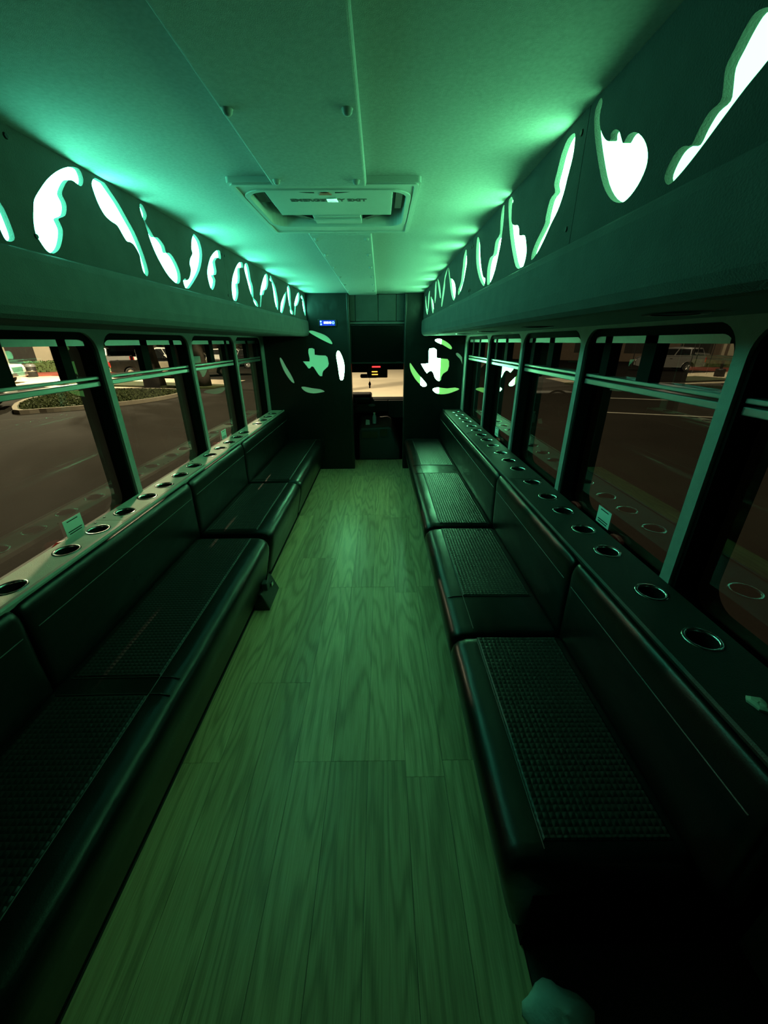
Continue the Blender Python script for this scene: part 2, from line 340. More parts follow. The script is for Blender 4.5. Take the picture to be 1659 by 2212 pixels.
# outlines of the cut-outs, metres: (y, z) on the overhead boxes, (x, z) on the partitions
CUT_LEFT = [
    [(1.11, 1.788), (1.108, 1.749), (1.113, 1.739), (1.117, 1.713), (1.117, 1.683), (1.102, 1.672), (1.089, 1.673), (1.084, 1.688), (1.082, 1.714), (1.088, 1.754)],
    [(1.397, 1.907), (1.426, 1.911), (1.433, 1.894), (1.426, 1.878), (1.413, 1.868), (1.398, 1.87), (1.382, 1.872), (1.364, 1.866), (1.342, 1.847), (1.324, 1.825), (1.329, 1.81), (1.328, 1.796), (1.313, 1.774), (1.284, 1.76), (1.285, 1.749), (1.287, 1.734), (1.273, 1.708), (1.252, 1.684), (1.226, 1.67), (1.207, 1.673), (1.195, 1.688), (1.187, 1.706), (1.192, 1.732), (1.204, 1.76), (1.217, 1.784), (1.247, 1.813), (1.283, 1.844), (1.325, 1.873), (1.366, 1.895)],
    [(1.488, 1.91), (1.512, 1.912), (1.533, 1.912), (1.555, 1.896), (1.584, 1.873), (1.616, 1.837), (1.642, 1.806), (1.661, 1.768), (1.674, 1.727), (1.677, 1.693), (1.661, 1.676), (1.643, 1.691), (1.642, 1.725), (1.643, 1.74), (1.624, 1.764), (1.604, 1.77), (1.581, 1.77), (1.56, 1.794), (1.547, 1.806), (1.517, 1.811), (1.493, 1.821), (1.476, 1.844), (1.468, 1.872), (1.468, 1.891)],
    [(1.719, 1.908), (1.734, 1.908), (1.747, 1.893), (1.749, 1.881), (1.739, 1.868), (1.731, 1.861), (1.736, 1.85), (1.753, 1.836), (1.77, 1.82), (1.796, 1.823), (1.818, 1.815), (1.835, 1.802), (1.84, 1.782), (1.864, 1.785), (1.889, 1.776), (1.91, 1.756), (1.924, 1.732), (1.924, 1.71), (1.91, 1.688), (1.886, 1.679), (1.854, 1.685), (1.818, 1.702), (1.786, 1.73), (1.758, 1.764), (1.74, 1.799), (1.731, 1.831), (1.723, 1.855), (1.719, 1.865), (1.714, 1.878), (1.713, 1.897)],
    [(2.13, 1.905), (2.155, 1.9), (2.18, 1.886), (2.189, 1.857), (2.18, 1.826), (2.152, 1.787), (2.11, 1.749), (2.046, 1.707), (1.985, 1.673), (1.955, 1.669), (1.943, 1.685), (1.944, 1.699), (1.965, 1.709), (1.976, 1.703), (2.003, 1.713), (2.026, 1.735), (2.038, 1.756), (2.035, 1.774), (2.051, 1.797), (2.082, 1.821), (2.08, 1.839), (2.094, 1.869), (2.113, 1.891)],
    [(2.395, 1.892), (2.421, 1.889), (2.414, 1.855), (2.375, 1.855), (2.335, 1.834), (2.328, 1.817), (2.331, 1.791), (2.315, 1.771), (2.282, 1.763), (2.297, 1.746), (2.276, 1.716), (2.241, 1.694), (2.22, 1.705), (2.21, 1.737), (2.214, 1.769), (2.238, 1.8), (2.279, 1.838), (2.337, 1.871)],
    [(2.73, 1.893), (2.763, 1.891), (2.755, 1.868), (2.703, 1.859), (2.683, 1.84), (2.676, 1.81), (2.649, 1.774), (2.618, 1.764), (2.615, 1.724), (2.581, 1.685), (2.542, 1.668), (2.514, 1.682), (2.512, 1.713), (2.523, 1.749), (2.558, 1.794), (2.616, 1.84), (2.676, 1.876)],
    [(2.819, 1.902), (2.856, 1.898), (2.871, 1.859), (2.875, 1.821), (2.9, 1.785), (2.893, 1.737), (2.891, 1.716), (2.949, 1.701), (2.969, 1.678), (2.947, 1.67), (2.898, 1.685), (2.864, 1.718), (2.832, 1.754), (2.804, 1.808), (2.779, 1.861), (2.793, 1.885)],
    [(3.244, 1.904), (3.283, 1.895), (3.27, 1.845), (3.217, 1.804), (3.16, 1.789), (3.122, 1.759), (3.082, 1.751), (3.046, 1.705), (3.024, 1.677), (3.006, 1.678), (3.04, 1.734), (3.05, 1.765), (3.109, 1.822), (3.18, 1.873)],
    [(3.355, 1.909), (3.396, 1.883), (3.458, 1.849), (3.493, 1.79), (3.496, 1.727), (3.464, 1.685), (3.426, 1.707), (3.399, 1.758), (3.392, 1.823), (3.37, 1.866), (3.328, 1.875)],
    [(3.811, 1.855), (3.78, 1.807), (3.7, 1.738), (3.603, 1.674), (3.551, 1.681), (3.587, 1.739), (3.678, 1.793)],
    [(3.903, 1.908), (3.959, 1.879), (3.946, 1.806), (3.943, 1.751), (3.944, 1.723), (4.004, 1.704), (3.981, 1.683), (3.904, 1.692), (3.884, 1.735), (3.86, 1.81), (3.855, 1.873)],
    [(4.308, 1.896), (4.348, 1.879), (4.309, 1.827), (4.21, 1.777), (4.137, 1.759), (4.078, 1.691), (4.043, 1.689), (4.088, 1.767), (4.099, 1.791), (4.216, 1.86)],
    [(4.439, 1.887), (4.509, 1.869), (4.558, 1.823), (4.582, 1.753), (4.549, 1.702), (4.503, 1.735), (4.463, 1.802), (4.465, 1.846), (4.411, 1.86)],
]
CUT_RIGHT = [
    [(0.655, 1.81), (0.675, 1.816), (0.686, 1.809), (0.696, 1.795), (0.704, 1.781), (0.699, 1.76), (0.697, 1.745), (0.715, 1.741), (0.728, 1.728), (0.737, 1.714), (0.755, 1.719), (0.771, 1.717), (0.783, 1.704), (0.786, 1.69), (0.771, 1.677), (0.75, 1.682), (0.72, 1.698), (0.684, 1.722), (0.656, 1.74), (0.631, 1.753), (0.622, 1.763), (0.626, 1.779), (0.638, 1.797)],
    [(1.076, 1.911), (1.066, 1.9), (1.068, 1.881), (1.055, 1.855), (1.025, 1.827), (1.001, 1.815), (1.003, 1.826), (0.99, 1.828), (0.971, 1.819), (0.954, 1.8), (0.944, 1.791), (0.931, 1.798), (0.905, 1.792), (0.873, 1.77), (0.852, 1.745), (0.848, 1.723), (0.863, 1.703), (0.889, 1.691), (0.915, 1.692), (0.954, 1.709), (0.998, 1.745), (1.041, 1.799), (1.078, 1.854), (1.094, 1.891), (1.089, 1.906)],
    [(1.189, 1.898), (1.181, 1.879), (1.18, 1.851), (1.193, 1.817), (1.204, 1.787), (1.227, 1.759), (1.261, 1.738), (1.292, 1.714), (1.331, 1.69), (1.367, 1.677), (1.385, 1.678), (1.382, 1.697), (1.362, 1.716), (1.333, 1.733), (1.307, 1.75), (1.307, 1.766), (1.292, 1.799), (1.263, 1.807), (1.277, 1.829), (1.267, 1.853), (1.254, 1.882), (1.228, 1.901)],
    [(1.675, 1.912), (1.648, 1.893), (1.657, 1.882), (1.643, 1.835), (1.606, 1.814), (1.567, 1.806), (1.543, 1.789), (1.531, 1.769), (1.478, 1.759), (1.45, 1.729), (1.438, 1.7), (1.453, 1.671), (1.484, 1.668), (1.534, 1.683), (1.593, 1.737), (1.647, 1.8), (1.691, 1.871), (1.703, 1.91)],
    [(1.759, 1.911), (1.748, 1.86), (1.756, 1.799), (1.778, 1.754), (1.816, 1.701), (1.882, 1.668), (1.913, 1.674), (1.934, 1.726), (1.909, 1.768), (1.852, 1.773), (1.837, 1.813), (1.784, 1.826), (1.791, 1.87), (1.783, 1.904)],
    [(2.175, 1.899), (2.13, 1.871), (2.1, 1.816), (2.057, 1.76), (2.003, 1.714), (1.961, 1.702), (1.972, 1.674), (2.066, 1.712), (2.151, 1.775), (2.186, 1.831), (2.195, 1.883)],
    [(2.442, 1.896), (2.413, 1.853), (2.407, 1.827), (2.431, 1.795), (2.461, 1.754), (2.506, 1.727), (2.542, 1.711), (2.598, 1.7), (2.617, 1.725), (2.557, 1.75), (2.533, 1.774), (2.523, 1.811), (2.514, 1.828), (2.507, 1.869), (2.47, 1.894)],
    [(2.903, 1.825), (2.799, 1.799), (2.726, 1.763), (2.702, 1.728), (2.718, 1.693), (2.755, 1.686), (2.828, 1.713), (2.902, 1.765), (2.961, 1.82), (3.033, 1.887), (3.046, 1.909), (2.992, 1.881), (2.939, 1.833)],
    [(3.061, 1.911), (3.099, 1.884), (3.159, 1.845), (3.156, 1.803), (3.2, 1.744), (3.257, 1.689), (3.3, 1.709), (3.257, 1.786), (3.212, 1.844), (3.173, 1.881)],
    [(3.585, 1.912), (3.479, 1.877), (3.396, 1.823), (3.336, 1.757), (3.395, 1.762), (3.479, 1.82), (3.538, 1.865)],
    [(3.653, 1.903), (3.627, 1.824), (3.637, 1.776), (3.69, 1.744), (3.718, 1.8), (3.712, 1.882)],
    [(4.018, 1.829), (3.881, 1.794), (3.769, 1.725), (3.778, 1.678), (3.843, 1.691), (3.952, 1.765)],
    [(4.117, 1.884), (4.109, 1.837), (4.137, 1.766), (4.194, 1.713), (4.222, 1.791), (4.2, 1.86)],
    [(4.453, 1.875), (4.365, 1.803), (4.218, 1.714), (4.244, 1.692), (4.359, 1.728), (4.462, 1.811)],
]
MAP_LEFT = [
    [(-0.792, 1.388), (-0.755, 1.39), (-0.731, 1.379), (-0.732, 1.322), (-0.686, 1.316), (-0.612, 1.313), (-0.592, 1.296), (-0.582, 1.229), (-0.592, 1.2), (-0.648, 1.153), (-0.659, 1.129), (-0.665, 1.096), (-0.69, 1.096), (-0.71, 1.117), (-0.736, 1.159), (-0.758, 1.195), (-0.776, 1.201), (-0.797, 1.18), (-0.816, 1.179), (-0.835, 1.207), (-0.872, 1.254), (-0.797, 1.253), (-0.794, 1.282), (-0.803, 1.34), (-0.8, 1.374)],
    [(-0.78, 1.561), (-0.741, 1.565), (-0.681, 1.547), (-0.61, 1.522), (-0.558, 1.485), (-0.53, 1.44), (-0.54, 1.429), (-0.591, 1.449), (-0.656, 1.48), (-0.72, 1.514), (-0.767, 1.542)],
    [(-0.476, 1.362), (-0.449, 1.344), (-0.424, 1.286), (-0.409, 1.216), (-0.413, 1.134), (-0.429, 1.062), (-0.449, 1.05), (-0.467, 1.068), (-0.478, 1.164), (-0.488, 1.252), (-0.495, 1.315)],
    [(-1.116, 1.296), (-1.094, 1.267), (-1.064, 1.202), (-1.022, 1.125), (-0.994, 1.059), (-0.988, 1.023), (-1.019, 1.035), (-1.063, 1.096), (-1.099, 1.167), (-1.122, 1.244), (-1.127, 1.284)],
    [(-0.916, 0.977), (-0.877, 0.984), (-0.789, 0.967), (-0.694, 0.954), (-0.65, 0.932), (-0.664, 0.923), (-0.716, 0.914), (-0.781, 0.908), (-0.844, 0.918), (-0.887, 0.94)],
]
MAP_RIGHT = [
    [(0.543, 1.379), (0.595, 1.382), (0.621, 1.365), (0.625, 1.281), (0.681, 1.275), (0.75, 1.269), (0.767, 1.246), (0.771, 1.193), (0.758, 1.146), (0.709, 1.113), (0.689, 1.08), (0.685, 1.044), (0.663, 1.035), (0.637, 1.047), (0.613, 1.075), (0.595, 1.123), (0.575, 1.147), (0.55, 1.141), (0.522, 1.12), (0.499, 1.147), (0.452, 1.221), (0.537, 1.224), (0.538, 1.276), (0.534, 1.357)],
    [(0.597, 1.461), (0.621, 1.475), (0.658, 1.474), (0.715, 1.452), (0.766, 1.418), (0.792, 1.384), (0.781, 1.369), (0.75, 1.381), (0.686, 1.415), (0.623, 1.441)],
    [(0.33, 1.231), (0.352, 1.207), (0.405, 1.136), (0.47, 1.064), (0.52, 1.009), (0.521, 0.981), (0.48, 0.975), (0.44, 1.009), (0.388, 1.064), (0.341, 1.142), (0.326, 1.201)],
    [(0.837, 1.326), (0.858, 1.332), (0.891, 1.309), (0.933, 1.256), (0.959, 1.198), (0.955, 1.174), (0.933, 1.174), (0.917, 1.215), (0.888, 1.268), (0.848, 1.303)],
    [(0.594, 0.941), (0.622, 0.962), (0.679, 0.964), (0.763, 0.955), (0.853, 0.963), (0.906, 0.945), (0.856, 0.921), (0.78, 0.896), (0.696, 0.888), (0.637, 0.903)],
]
# ------------------------------------------------------------------ dimensions of the bus, metres (floor z = 0)
Y0, YP = -0.55, 4.62            # rear wall, front partition
ZC = 1.92                       # ceiling
LI, RI = -1.285, 0.93           # inner faces of the window posts
LG, RG = -1.345, 1.00           # glass
LO, RO = -1.43, 1.10            # outer skin
ZS = 0.724                      # cup-holder ledge
G = -0.85                       # parking lot
FLX0, FLX1 = -0.76, 0.36        # open floor between the benches

# ------------------------------------------------------------------ floor of planks
floor = empty('floor', kind='structure')
MB().box(LO, RO, Y0, 5.05, -.08, -.006).build('subfloor', M['subfloor'], floor)
PW, PLEN = .140, 1.13
shapes = {}
for i in range(8):
    x = FLX0 + i*PW
    y = .95 - 2*PLEN + {1: .37, 2: .37, 6: -.06}.get(i, 0.0)
    while y < 5.05:
        a, b = max(y, Y0), min(y+PLEN, 5.05)
        if b-a > .02:
            L = round(b-a, 3)
            if L not in shapes:
                g = .0006
                shapes[L] = MB().box(g, PW-g, g, L-g, -.006, 0).mesh('plank', M['plank'])
            o = bpy.data.objects.new('plank', shapes[L]); o.location = (x, a, 0); link(o, floor)
        y += PLEN

# ------------------------------------------------------------------ side walls and windows
WIN_L = [(.13, 1.005), (1.045, 1.910), (1.950, 2.820), (2.860, 3.690), (3.730, 4.52)]
WIN_R = [(.24, 1.045), (1.087, 1.900), (1.940, 2.730), (2.770, 3.580), (3.620, 4.50)]
ZW0, ZW1 = .65, 1.495
def side_wall(name, xin, xout, wins):
    outer = [(Y0, -.08), (YP+.1, -.08), (YP+.1, ZC+.06), (Y0, ZC+.06)]
    holes = [rrect(a, b, ZW0, ZW1, .085, 8) for a, b in wins]
    s = 1 if xout > xin else -1
    # U x V must run outwards: (y, z) gives +x
    if s > 0: o = plate([outer]+holes, (xin, 0, 0), (0, 1, 0), (0, 0, 1), xout-xin, name, M['wallskin'])
    else: o = plate([outer]+holes, (xout, 0, 0), (0, 1, 0), (0, 0, 1), xin-xout, name, M['wallskin'])
    return tag(o, kind='structure')
side_wall('wall_left', LI, LO, WIN_L)
side_wall('wall_right', RI, RO, WIN_R)
wn = 0
def window(xin, xg, a, b, bars, gl, sticker=None, handles=()):
    """bus window: black frame, pane, slide rail and the two posts of the upper sliding sashes"""
    global wn
    wn += 1
    w = empty('window_%d' % wn, (xg, a, ZW0), kind='structure')
    s = 1 if xg > xin else -1
    def P(mb, n, m, **k):
        o = mb.build(n, m, w, **k); o.location = (-xg, -a, -ZW0); return o
    d0, d1 = xin + s*.012, xg + s*.02
    lo, hi = min(d0, d1), max(d0, d1)
    o = plate([rrect(a+.0005, b-.0005, ZW0+.0005, ZW1-.0005, .085, 8), rrect(a+.014, b-.014, ZW0+.02, ZW1-.03, .060, 8)],
              (lo, 0, 0), (0, 1, 0), (0, 0, 1), hi-lo, 'window_frame', M['sash'], w); o.location = (-xg, -a, -ZW0)
    o = plate([rrect(a+.012, b-.012, ZW0+.01, ZW1-.012, .06, 7)], (xg-.003, 0, 0), (0, 1, 0), (0, 0, 1), .0001, 'pane', gl, w)
    o.location = (-xg, -a, -ZW0)
    # a single sheet: keep only the first side so that light crosses it once
    bm = bmesh.new(); bm.from_mesh(o.data); bm.faces.ensure_lookup_table()
    xs = max(v.co.x for v in bm.verts)
    bmesh.ops.delete(bm, geom=[v for v in bm.verts if abs(v.co.x-xs) < 2e-5], context='VERTS'); bm.to_mesh(o.data); bm.free()
    r0, r1 = sorted((xin + s*.022, xg - s*.004))
    zr = 1.295
    P(MB().box(r0, r1, a+.015, b-.015, zr-.028, zr-.006), 'slide_rail', M['rail'], bevel=.003)
    P(MB().box(r0, r1, a+.015, b-.015, zr+.002, zr+.016), 'slide_rail', M['rail'], bevel=.003)
    for yb, wd in bars: P(MB().box(r0, r1, yb-wd/2, yb+wd/2, zr+.016, ZW1-.03), 'sash_post', M['sash'])
    P(MB().box(r0, r1, a+.05, b-.05, ZW1-.055, ZW1-.028), 'top_rail', M['rail'])
    for yh in handles:
        P(MB().prism_x([(yh-.042, .684), (yh+.042, .684), (yh+.036, .696), (yh-.010, .706), (yh-.038, .698)], *sorted((xg - s*.026, xg - s*.008))),
          'release_handle', M['red'], bevel=.004)
    return w
for (a, b), hd in zip(WIN_L, ([], [1.41, 1.80], [], [3.13], [])):
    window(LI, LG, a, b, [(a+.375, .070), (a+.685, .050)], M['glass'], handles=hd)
for (a, b), hd in zip(WIN_R, ([], [1.42, 1.79], [], [3.20], [])):
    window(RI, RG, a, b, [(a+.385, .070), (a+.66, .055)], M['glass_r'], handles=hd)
def sticker(x, y, z, w, h, s, label):
    st = empty('window_sticker', (x, y, z), label=label, cat='sticker', group='instruction stickers on the windows')
    d = .0012*s
    MB().box(*sorted((0, d)), -w/2, w/2, 0, h).build('sheet', M['sticker'], st)
    for k, (v, q) in enumerate(((.86, .30), (.27, .38), (.14, .34))):
        MB().box(*sorted((d, d*1.5)), -q*w, q*w, (v-.03)*h, (v+.03)*h).build('printed_line', M['ink'], st)
sticker(LG+.004, 1.518, .690, .104, .075, 1, 'small pale printed sticker low on the window beside the lawn island, between red handles')
sticker(LG+.004, 3.275, .700, .104, .073, 1, 'small pale printed sticker low on the window facing the parked white pickup')
sticker(RG-.006, 1.560, .686, .104, .078, -1, 'small pale printed sticker low on dark window between two red release handles')
sticker(RG-.006, 3.30, .700, .100, .074, -1, 'small pale printed sticker low on dark window nearest the lit state-map partition')

# ------------------------------------------------------------------ ceiling, roof, rear wall
hole = rrect(-.462, .112, 1.585, 2.005, .04)
ce = plate([[(LO, Y0), (RO, Y0), (RO, YP+.12), (LO, YP+.12)], hole], (0, 0, ZC), (1, 0, 0), (0, 1, 0), .03, 'ceiling', M['headliner']); tag(ce, kind='structure')
rf = MB().box(LO-.02, RO+.02, Y0-.1, YP+.25, ZC+.13, ZC+.18).build('trim_1', M['busbody']); tag(rf, kind='structure')
rs = MB()
rs.box(LO-.02, LO+.02, Y0-.1, YP+.25, ZC, ZC+.14); rs.box(RO-.02, RO+.02, Y0-.1, YP+.25, ZC, ZC+.14)
tag(rs.build('trim_2', M['busbody']), kind='structure')
tag(MB().box(LO, RO, Y0-.06, Y0, -.08, ZC+.1).build('wall_rear', M['carpet']), kind='structure')

# centre panels along the ceiling
def ceiling_panel(y0, y1, x0, x1, buttons, label):
    p = empty('ceiling_panel', ((x0+x1)/2, y0, ZC), label=label, cat='ceiling panel')
    w, L = (x1-x0)/2, y1-y0
    MB().box(-w, w, 0, L, -.022, 0).build('board', M['headliner'], p, bevel=.007, seg=3)
    bt = None
    for bx, by in buttons:
        if bt is None:
            bt = MB().lathe([(.0001, -.012), (.006, -.011), (.010, -.007), (.011, -.001), (.014, 0), (.015, .002)], 14).build('button', M['button'], p, smooth=True); o = bt
        else: o = share(bt, 'button', p)
        o.location = (bx-(x0+x1)/2, by-y0, -.0215)
ceiling_panel(-.5, 1.53, -.335, -.040, [(-.318, .30), (-.066, .30), (-.318, .69), (-.066, .69), (-.318, 1.083), (-.066, 1.083), (-.310, 1.470), (-.070, 1.475)],
              'wide grey fabric ceiling panel with buttons ending over the roof hatch')
ceiling_panel(2.122, 4.60, -.325, -.037, [(x, y) for y in (2.19, 2.55, 2.95, 3.35, 3.78, 4.2) for x in (-.300, -.062)],
              'narrow grey fabric ceiling panel running from the roof hatch to the front')

# roof hatch
ht = empty('roof_hatch', (-.172, 1.81, ZC), label='emergency exit roof hatch with square frame and printed cover', cat='hatch')
def hp(o): o.location = (.172, -1.81, -ZC); return o
hp(plate([rrect(-.478, .132, 1.508, 2.112, .012), rrect(-.452, .104, 1.572, 2.012, .07)], (0, 0, ZC-.016), (1, 0, 0), (0, 1, 0), .016, 'outer_frame', M['hatch'], ht, bevel=.005))
hp(plate([rrect(-.470, .124, 1.516, 2.104, .012), rrect(-.458, .112, 1.530, 2.090, .012)], (0, 0, ZC-.020), (1, 0, 0), (0, 1, 0), .006, 'frame_rib', M['hatch'], ht, bevel=.002))
hp(plate([rrect(-.456, .108, 1.568, 2.016, .075), rrect(-.440, .092, 1.584, 2.000, .065)], (0, 0, ZC-.019), (1, 0, 0), (0, 1, 0), .11, 'inner_lip', M['hatch'], ht, bevel=.003))
hp(MB().box(-.46, .112, 1.56, 2.02, ZC+.078, ZC+.09).build('hatch_lid', M['hatch'], ht))
hp(MB().box(-.385, .046, 1.590, 1.872, ZC-.010, ZC-.002).build('cover_plate', M['hatch'], ht, bevel=.003))
hp(MB().box(-.266, -.074, 1.872, 1.985, ZC-.013, ZC+.002).build('latch_bar', M['hatch'], ht, bevel=.004))
hp(MB().box(-.266, -.074, 1.905, 1.915, ZC-.018, ZC-.012).build('latch_ridge', M['hatch'], ht, bevel=.002))
for a, b, c, d in ((-.43, -.395, 1.62, 1.75), (.058, .082, 1.60, 1.83)):
    hp(MB().box(a, b, c, d, ZC+.0, ZC+.076).build('hinge_bracket', M['hatch_dark'], ht))
for sgn, x in ((1, -.27), (-1, -.07)):
    hp(MB().prism_z([(x, 1.945), (x-.02*sgn, 1.955), (x-.085*sgn, 1.885), (x-.06*sgn, 1.878)], ZC-.004, ZC+.02).build('link_arm', M['hatch_dark'], ht))
flip = Matrix.Translation((-.180, 1.697, ZC-.0105)) @ Matrix.Rotation(PI, 4, 'X')
hp(text_mesh('EMERGENCY EXIT', .0335, 'lettering', M['ink'], ht, flip))
fl = MB()
fl.prism_z([(-.184-.022, 1.640), (-.184+.022, 1.640), (-.184+.010, 1.607), (-.184-.010, 1.607)], ZC-.012, ZC-.0098)
fl.prism_z(circle(-.184, 1.598, .020), ZC-.012, ZC-.0098)
hp(fl.build('red_knob_mark', M['redink'], ht))
for sg in (-1, 1):
    pts = [(-.184+sg*(.035+.055*t), 1.618-.014*t*t) for t in (0, .25, .5, .75, 1)]
    hp(MB().prism_z([(x, y-.003) for x, y in pts]+[(x, y+.003) for x, y in pts[::-1]], ZC-.012, ZC-.0098).build('arrow_mark', M['ink'], ht))
hp(MB().box(-.335, -.312, 1.585, 1.592, ZC-.012, ZC-.0098).build('printed_mark', M['ink'], ht))
tp = MB().rings([[(-.186, 1.678, ZC-.0125), (-.150, 1.674, ZC-.0125), (-.146, 1.706, ZC-.0130), (-.183, 1.710, ZC-.0125)],
                 [(-.186, 1.678, ZC-.0100), (-.150, 1.674, ZC-.0100), (-.146, 1.706, ZC-.0100), (-.183, 1.710, ZC-.0100)]])
hp(tp.build('glare_patch', M['glare'], ht))  # white patch painting a glare spot over the lettering

# ------------------------------------------------------------------ overhead light boxes
def light_box(side, cuts, m_led, x_at, seams, screws, label):
    """fabric box along the ceiling: cut-out front panels with lit acrylic behind, padded roll below"""
    s = -1 if side == 'left' else 1
    xw = LI if s < 0 else RI
    k = (x_at(4.6)-x_at(0))/4.6
    b = empty('overhead_light_box', (x_at(2), 2, ZC), label=label, cat='light box')
    def at(o): o.location = (-x_at(2), -2, -ZC); return o
    edges = [Y0] + seams + [YP-.003]
    cuts = [smooth_loop(c, 3) for c in cuts]
    U = (k, 1, 0)
    th = .014
    for a, e in zip(edges[:-1], edges[1:]):
        mine = [c for c in cuts if a < sum(p[0] for p in c)/len(c) < e]
        outer = [(a+.0012, 1.664), (e-.0012, 1.664), (e-.0012, ZC-.001), (a+.0012, ZC-.001)]
        # keep outlines inside their panel
        mine = [[(min(max(y, a+.012), e-.012), min(max(z, 1.670), ZC-.008)) for y, z in c] for c in mine]
        x0 = x_at(0) if s > 0 else x_at(0)-th
        fp = at(plate([outer]+mine, (x0, 0, 0), U, (0, 0, 1), th, 'fascia_panel', M['fascia'], b))
        for c in mine:
            cy, cz = sum(p[0] for p in c)/len(c), sum(p[1] for p in c)/len(c)
            big = []
            n = len(c)
            ar = sum(c[i][0]*c[(i+1) % n][1]-c[(i+1) % n][0]*c[i][1] for i in range(n)); sg = 1 if ar > 0 else -1
            for i in range(n):
                p, q = Vector(c[i-1]), Vector(c[(i+1) % n]); t = (q-p)
                t = t.normalized() if t.length > 1e-9 else Vector((1, 0)); nn = Vector((t.y, -t.x))*sg
                big.append((c[i][0]+nn.x*.0025, c[i][1]+nn.y*.0025))
            xi = x_at(0) + s*(th+.001) if s > 0 else x_at(0) - th - .004
            plate([big], (xi, 0, 0), U, (0, 0, 1), .003, 'light_panel', next(m for lim, m in m_led if cy < lim), fp)
    # padded roll under the panels, then the underside back to the wall
    xf = lambda y: x_at(y)
    prof = [(.000, 1.664), (-.014, 1.660), (-.020, 1.640), (-.021, 1.560), (-.017, 1.532), (-.006, 1.515), (.012, 1.506), (.04, 1.504), (.04, 1.664)]
    rings = []
    for y in (Y0, YP-.06, YP-.03, YP-.012, YP-.003):
        ins = {YP-.012: .006, YP-.003: .02}.get(y, 0)
        rings.append([(xf(y)+s*(dx+(ins if dx < .03 else 0)), y, z+(ins if z < 1.53 else 0)) for dx, z in prof])
    at(MB().rings(rings).build('padded_roll', M['valance'], b, smooth=False, bevel=.004))
    un = MB().rings([[(xf(y)+s*.039, y, 1.508), (xw-s*.001, y, 1.508), (xw-s*.001, y, 1.522), (xf(y)+s*.039, y, 1.522)] for y in (Y0, YP-.003)])
    at(un.build('underside', M['underside'], b))
    sc = None
    for y, z in screws:
        if sc is None:
            sc = MB().cyl((0, 0, 0), (-s*.003, 0, 0), .007, .005, n=10).build('screw', M['blackscrew'], b); o = sc
        else: o = share(sc, 'screw', b)
        o.location = (xf(y)-x_at(2), y-2, z-ZC)
    return b
light_box('left', CUT_LEFT, M['led_left'], lambda y: -.8725+.0243*(y-1.2), [2.455, 3.515], [(1.185, 1.895), (1.185, 1.700), (2.440, 1.880), (2.475, 1.880), (2.445, 1.690), (3.50, 1.875), (3.53, 1.69)],
          'dark fabric overhead light box with teal-white cut-outs on the lit parking lot side')
light_box('right', CUT_RIGHT, M['led_right'], lambda y: .4626, [1.120, 2.285], [(1.145, 1.882), (1.150, 1.702), (2.27, 1.88), (2.30, 1.88), (2.27, 1.69), (2.30, 1.69)],
          'dark fabric overhead light box with white-green heart-like cut-outs above the dark windows')

# small round vents in the underside of the dark-window box
for y in (1.02, 1.9, 2.75, 3.55):
    v = empty('speaker_vent', (.70, y, 1.508), label='round black speaker vent under the overhead box on the dark window side', cat='vent', group='round vents under the overhead box')
    MB().lathe([(.050, -.003), (.066, -.004), (.070, 0)], 20).build('ring', M['bezel'], v, smooth=True)
    MB().lathe([(.0005, -.001), (.052, -.001), (.052, 0)], 20).build('grille', M['blackscrew'], v)

# ------------------------------------------------------------------ benches
def cushion_profile(s, xf, xb, ztop, zbot, xlow):
    """seat section in (x, z): rounded front nose, under-cut front, flat top to the back"""
    q = [(xb, zbot), (xb, ztop-.012), (xb-s*.03, ztop-.004), (xf+s*.12, ztop), (xf+s*.055, ztop-.003), (xf+s*.024, ztop-.014), (xf+s*.006, ztop-.034), (xf, ztop-.06),
         (xf+s*.004, ztop-.10), (xlow, zbot)]
    return q
def loft_y(prof, y0, y1, cx, cz, amt=.02, ends=(1, 1)):
    ys = [(y0, ends[0]), (y0+.006, ends[0]*.45), (y0+.02, ends[0]*.1), (y0+.045, 0)]
    mid = max(2, int((y1-y0)/.25))
    ys += [(y0+.045+(y1-y0-.09)*i/mid, 0) for i in range(1, mid)]
    ys += [(y1-.045, 0), (y1-.02, ends[1]*.1), (y1-.006, ends[1]*.45), (y1, ends[1])]
    R = []
    for y, a in ys:
        ring = []
        for x, z in prof:
            d = Vector((cx-x, cz-z)); d = d.normalized()*amt*a if d.length else d
            ring.append((x+d.x, y, z+d.y))
        R.append(ring)
    return R
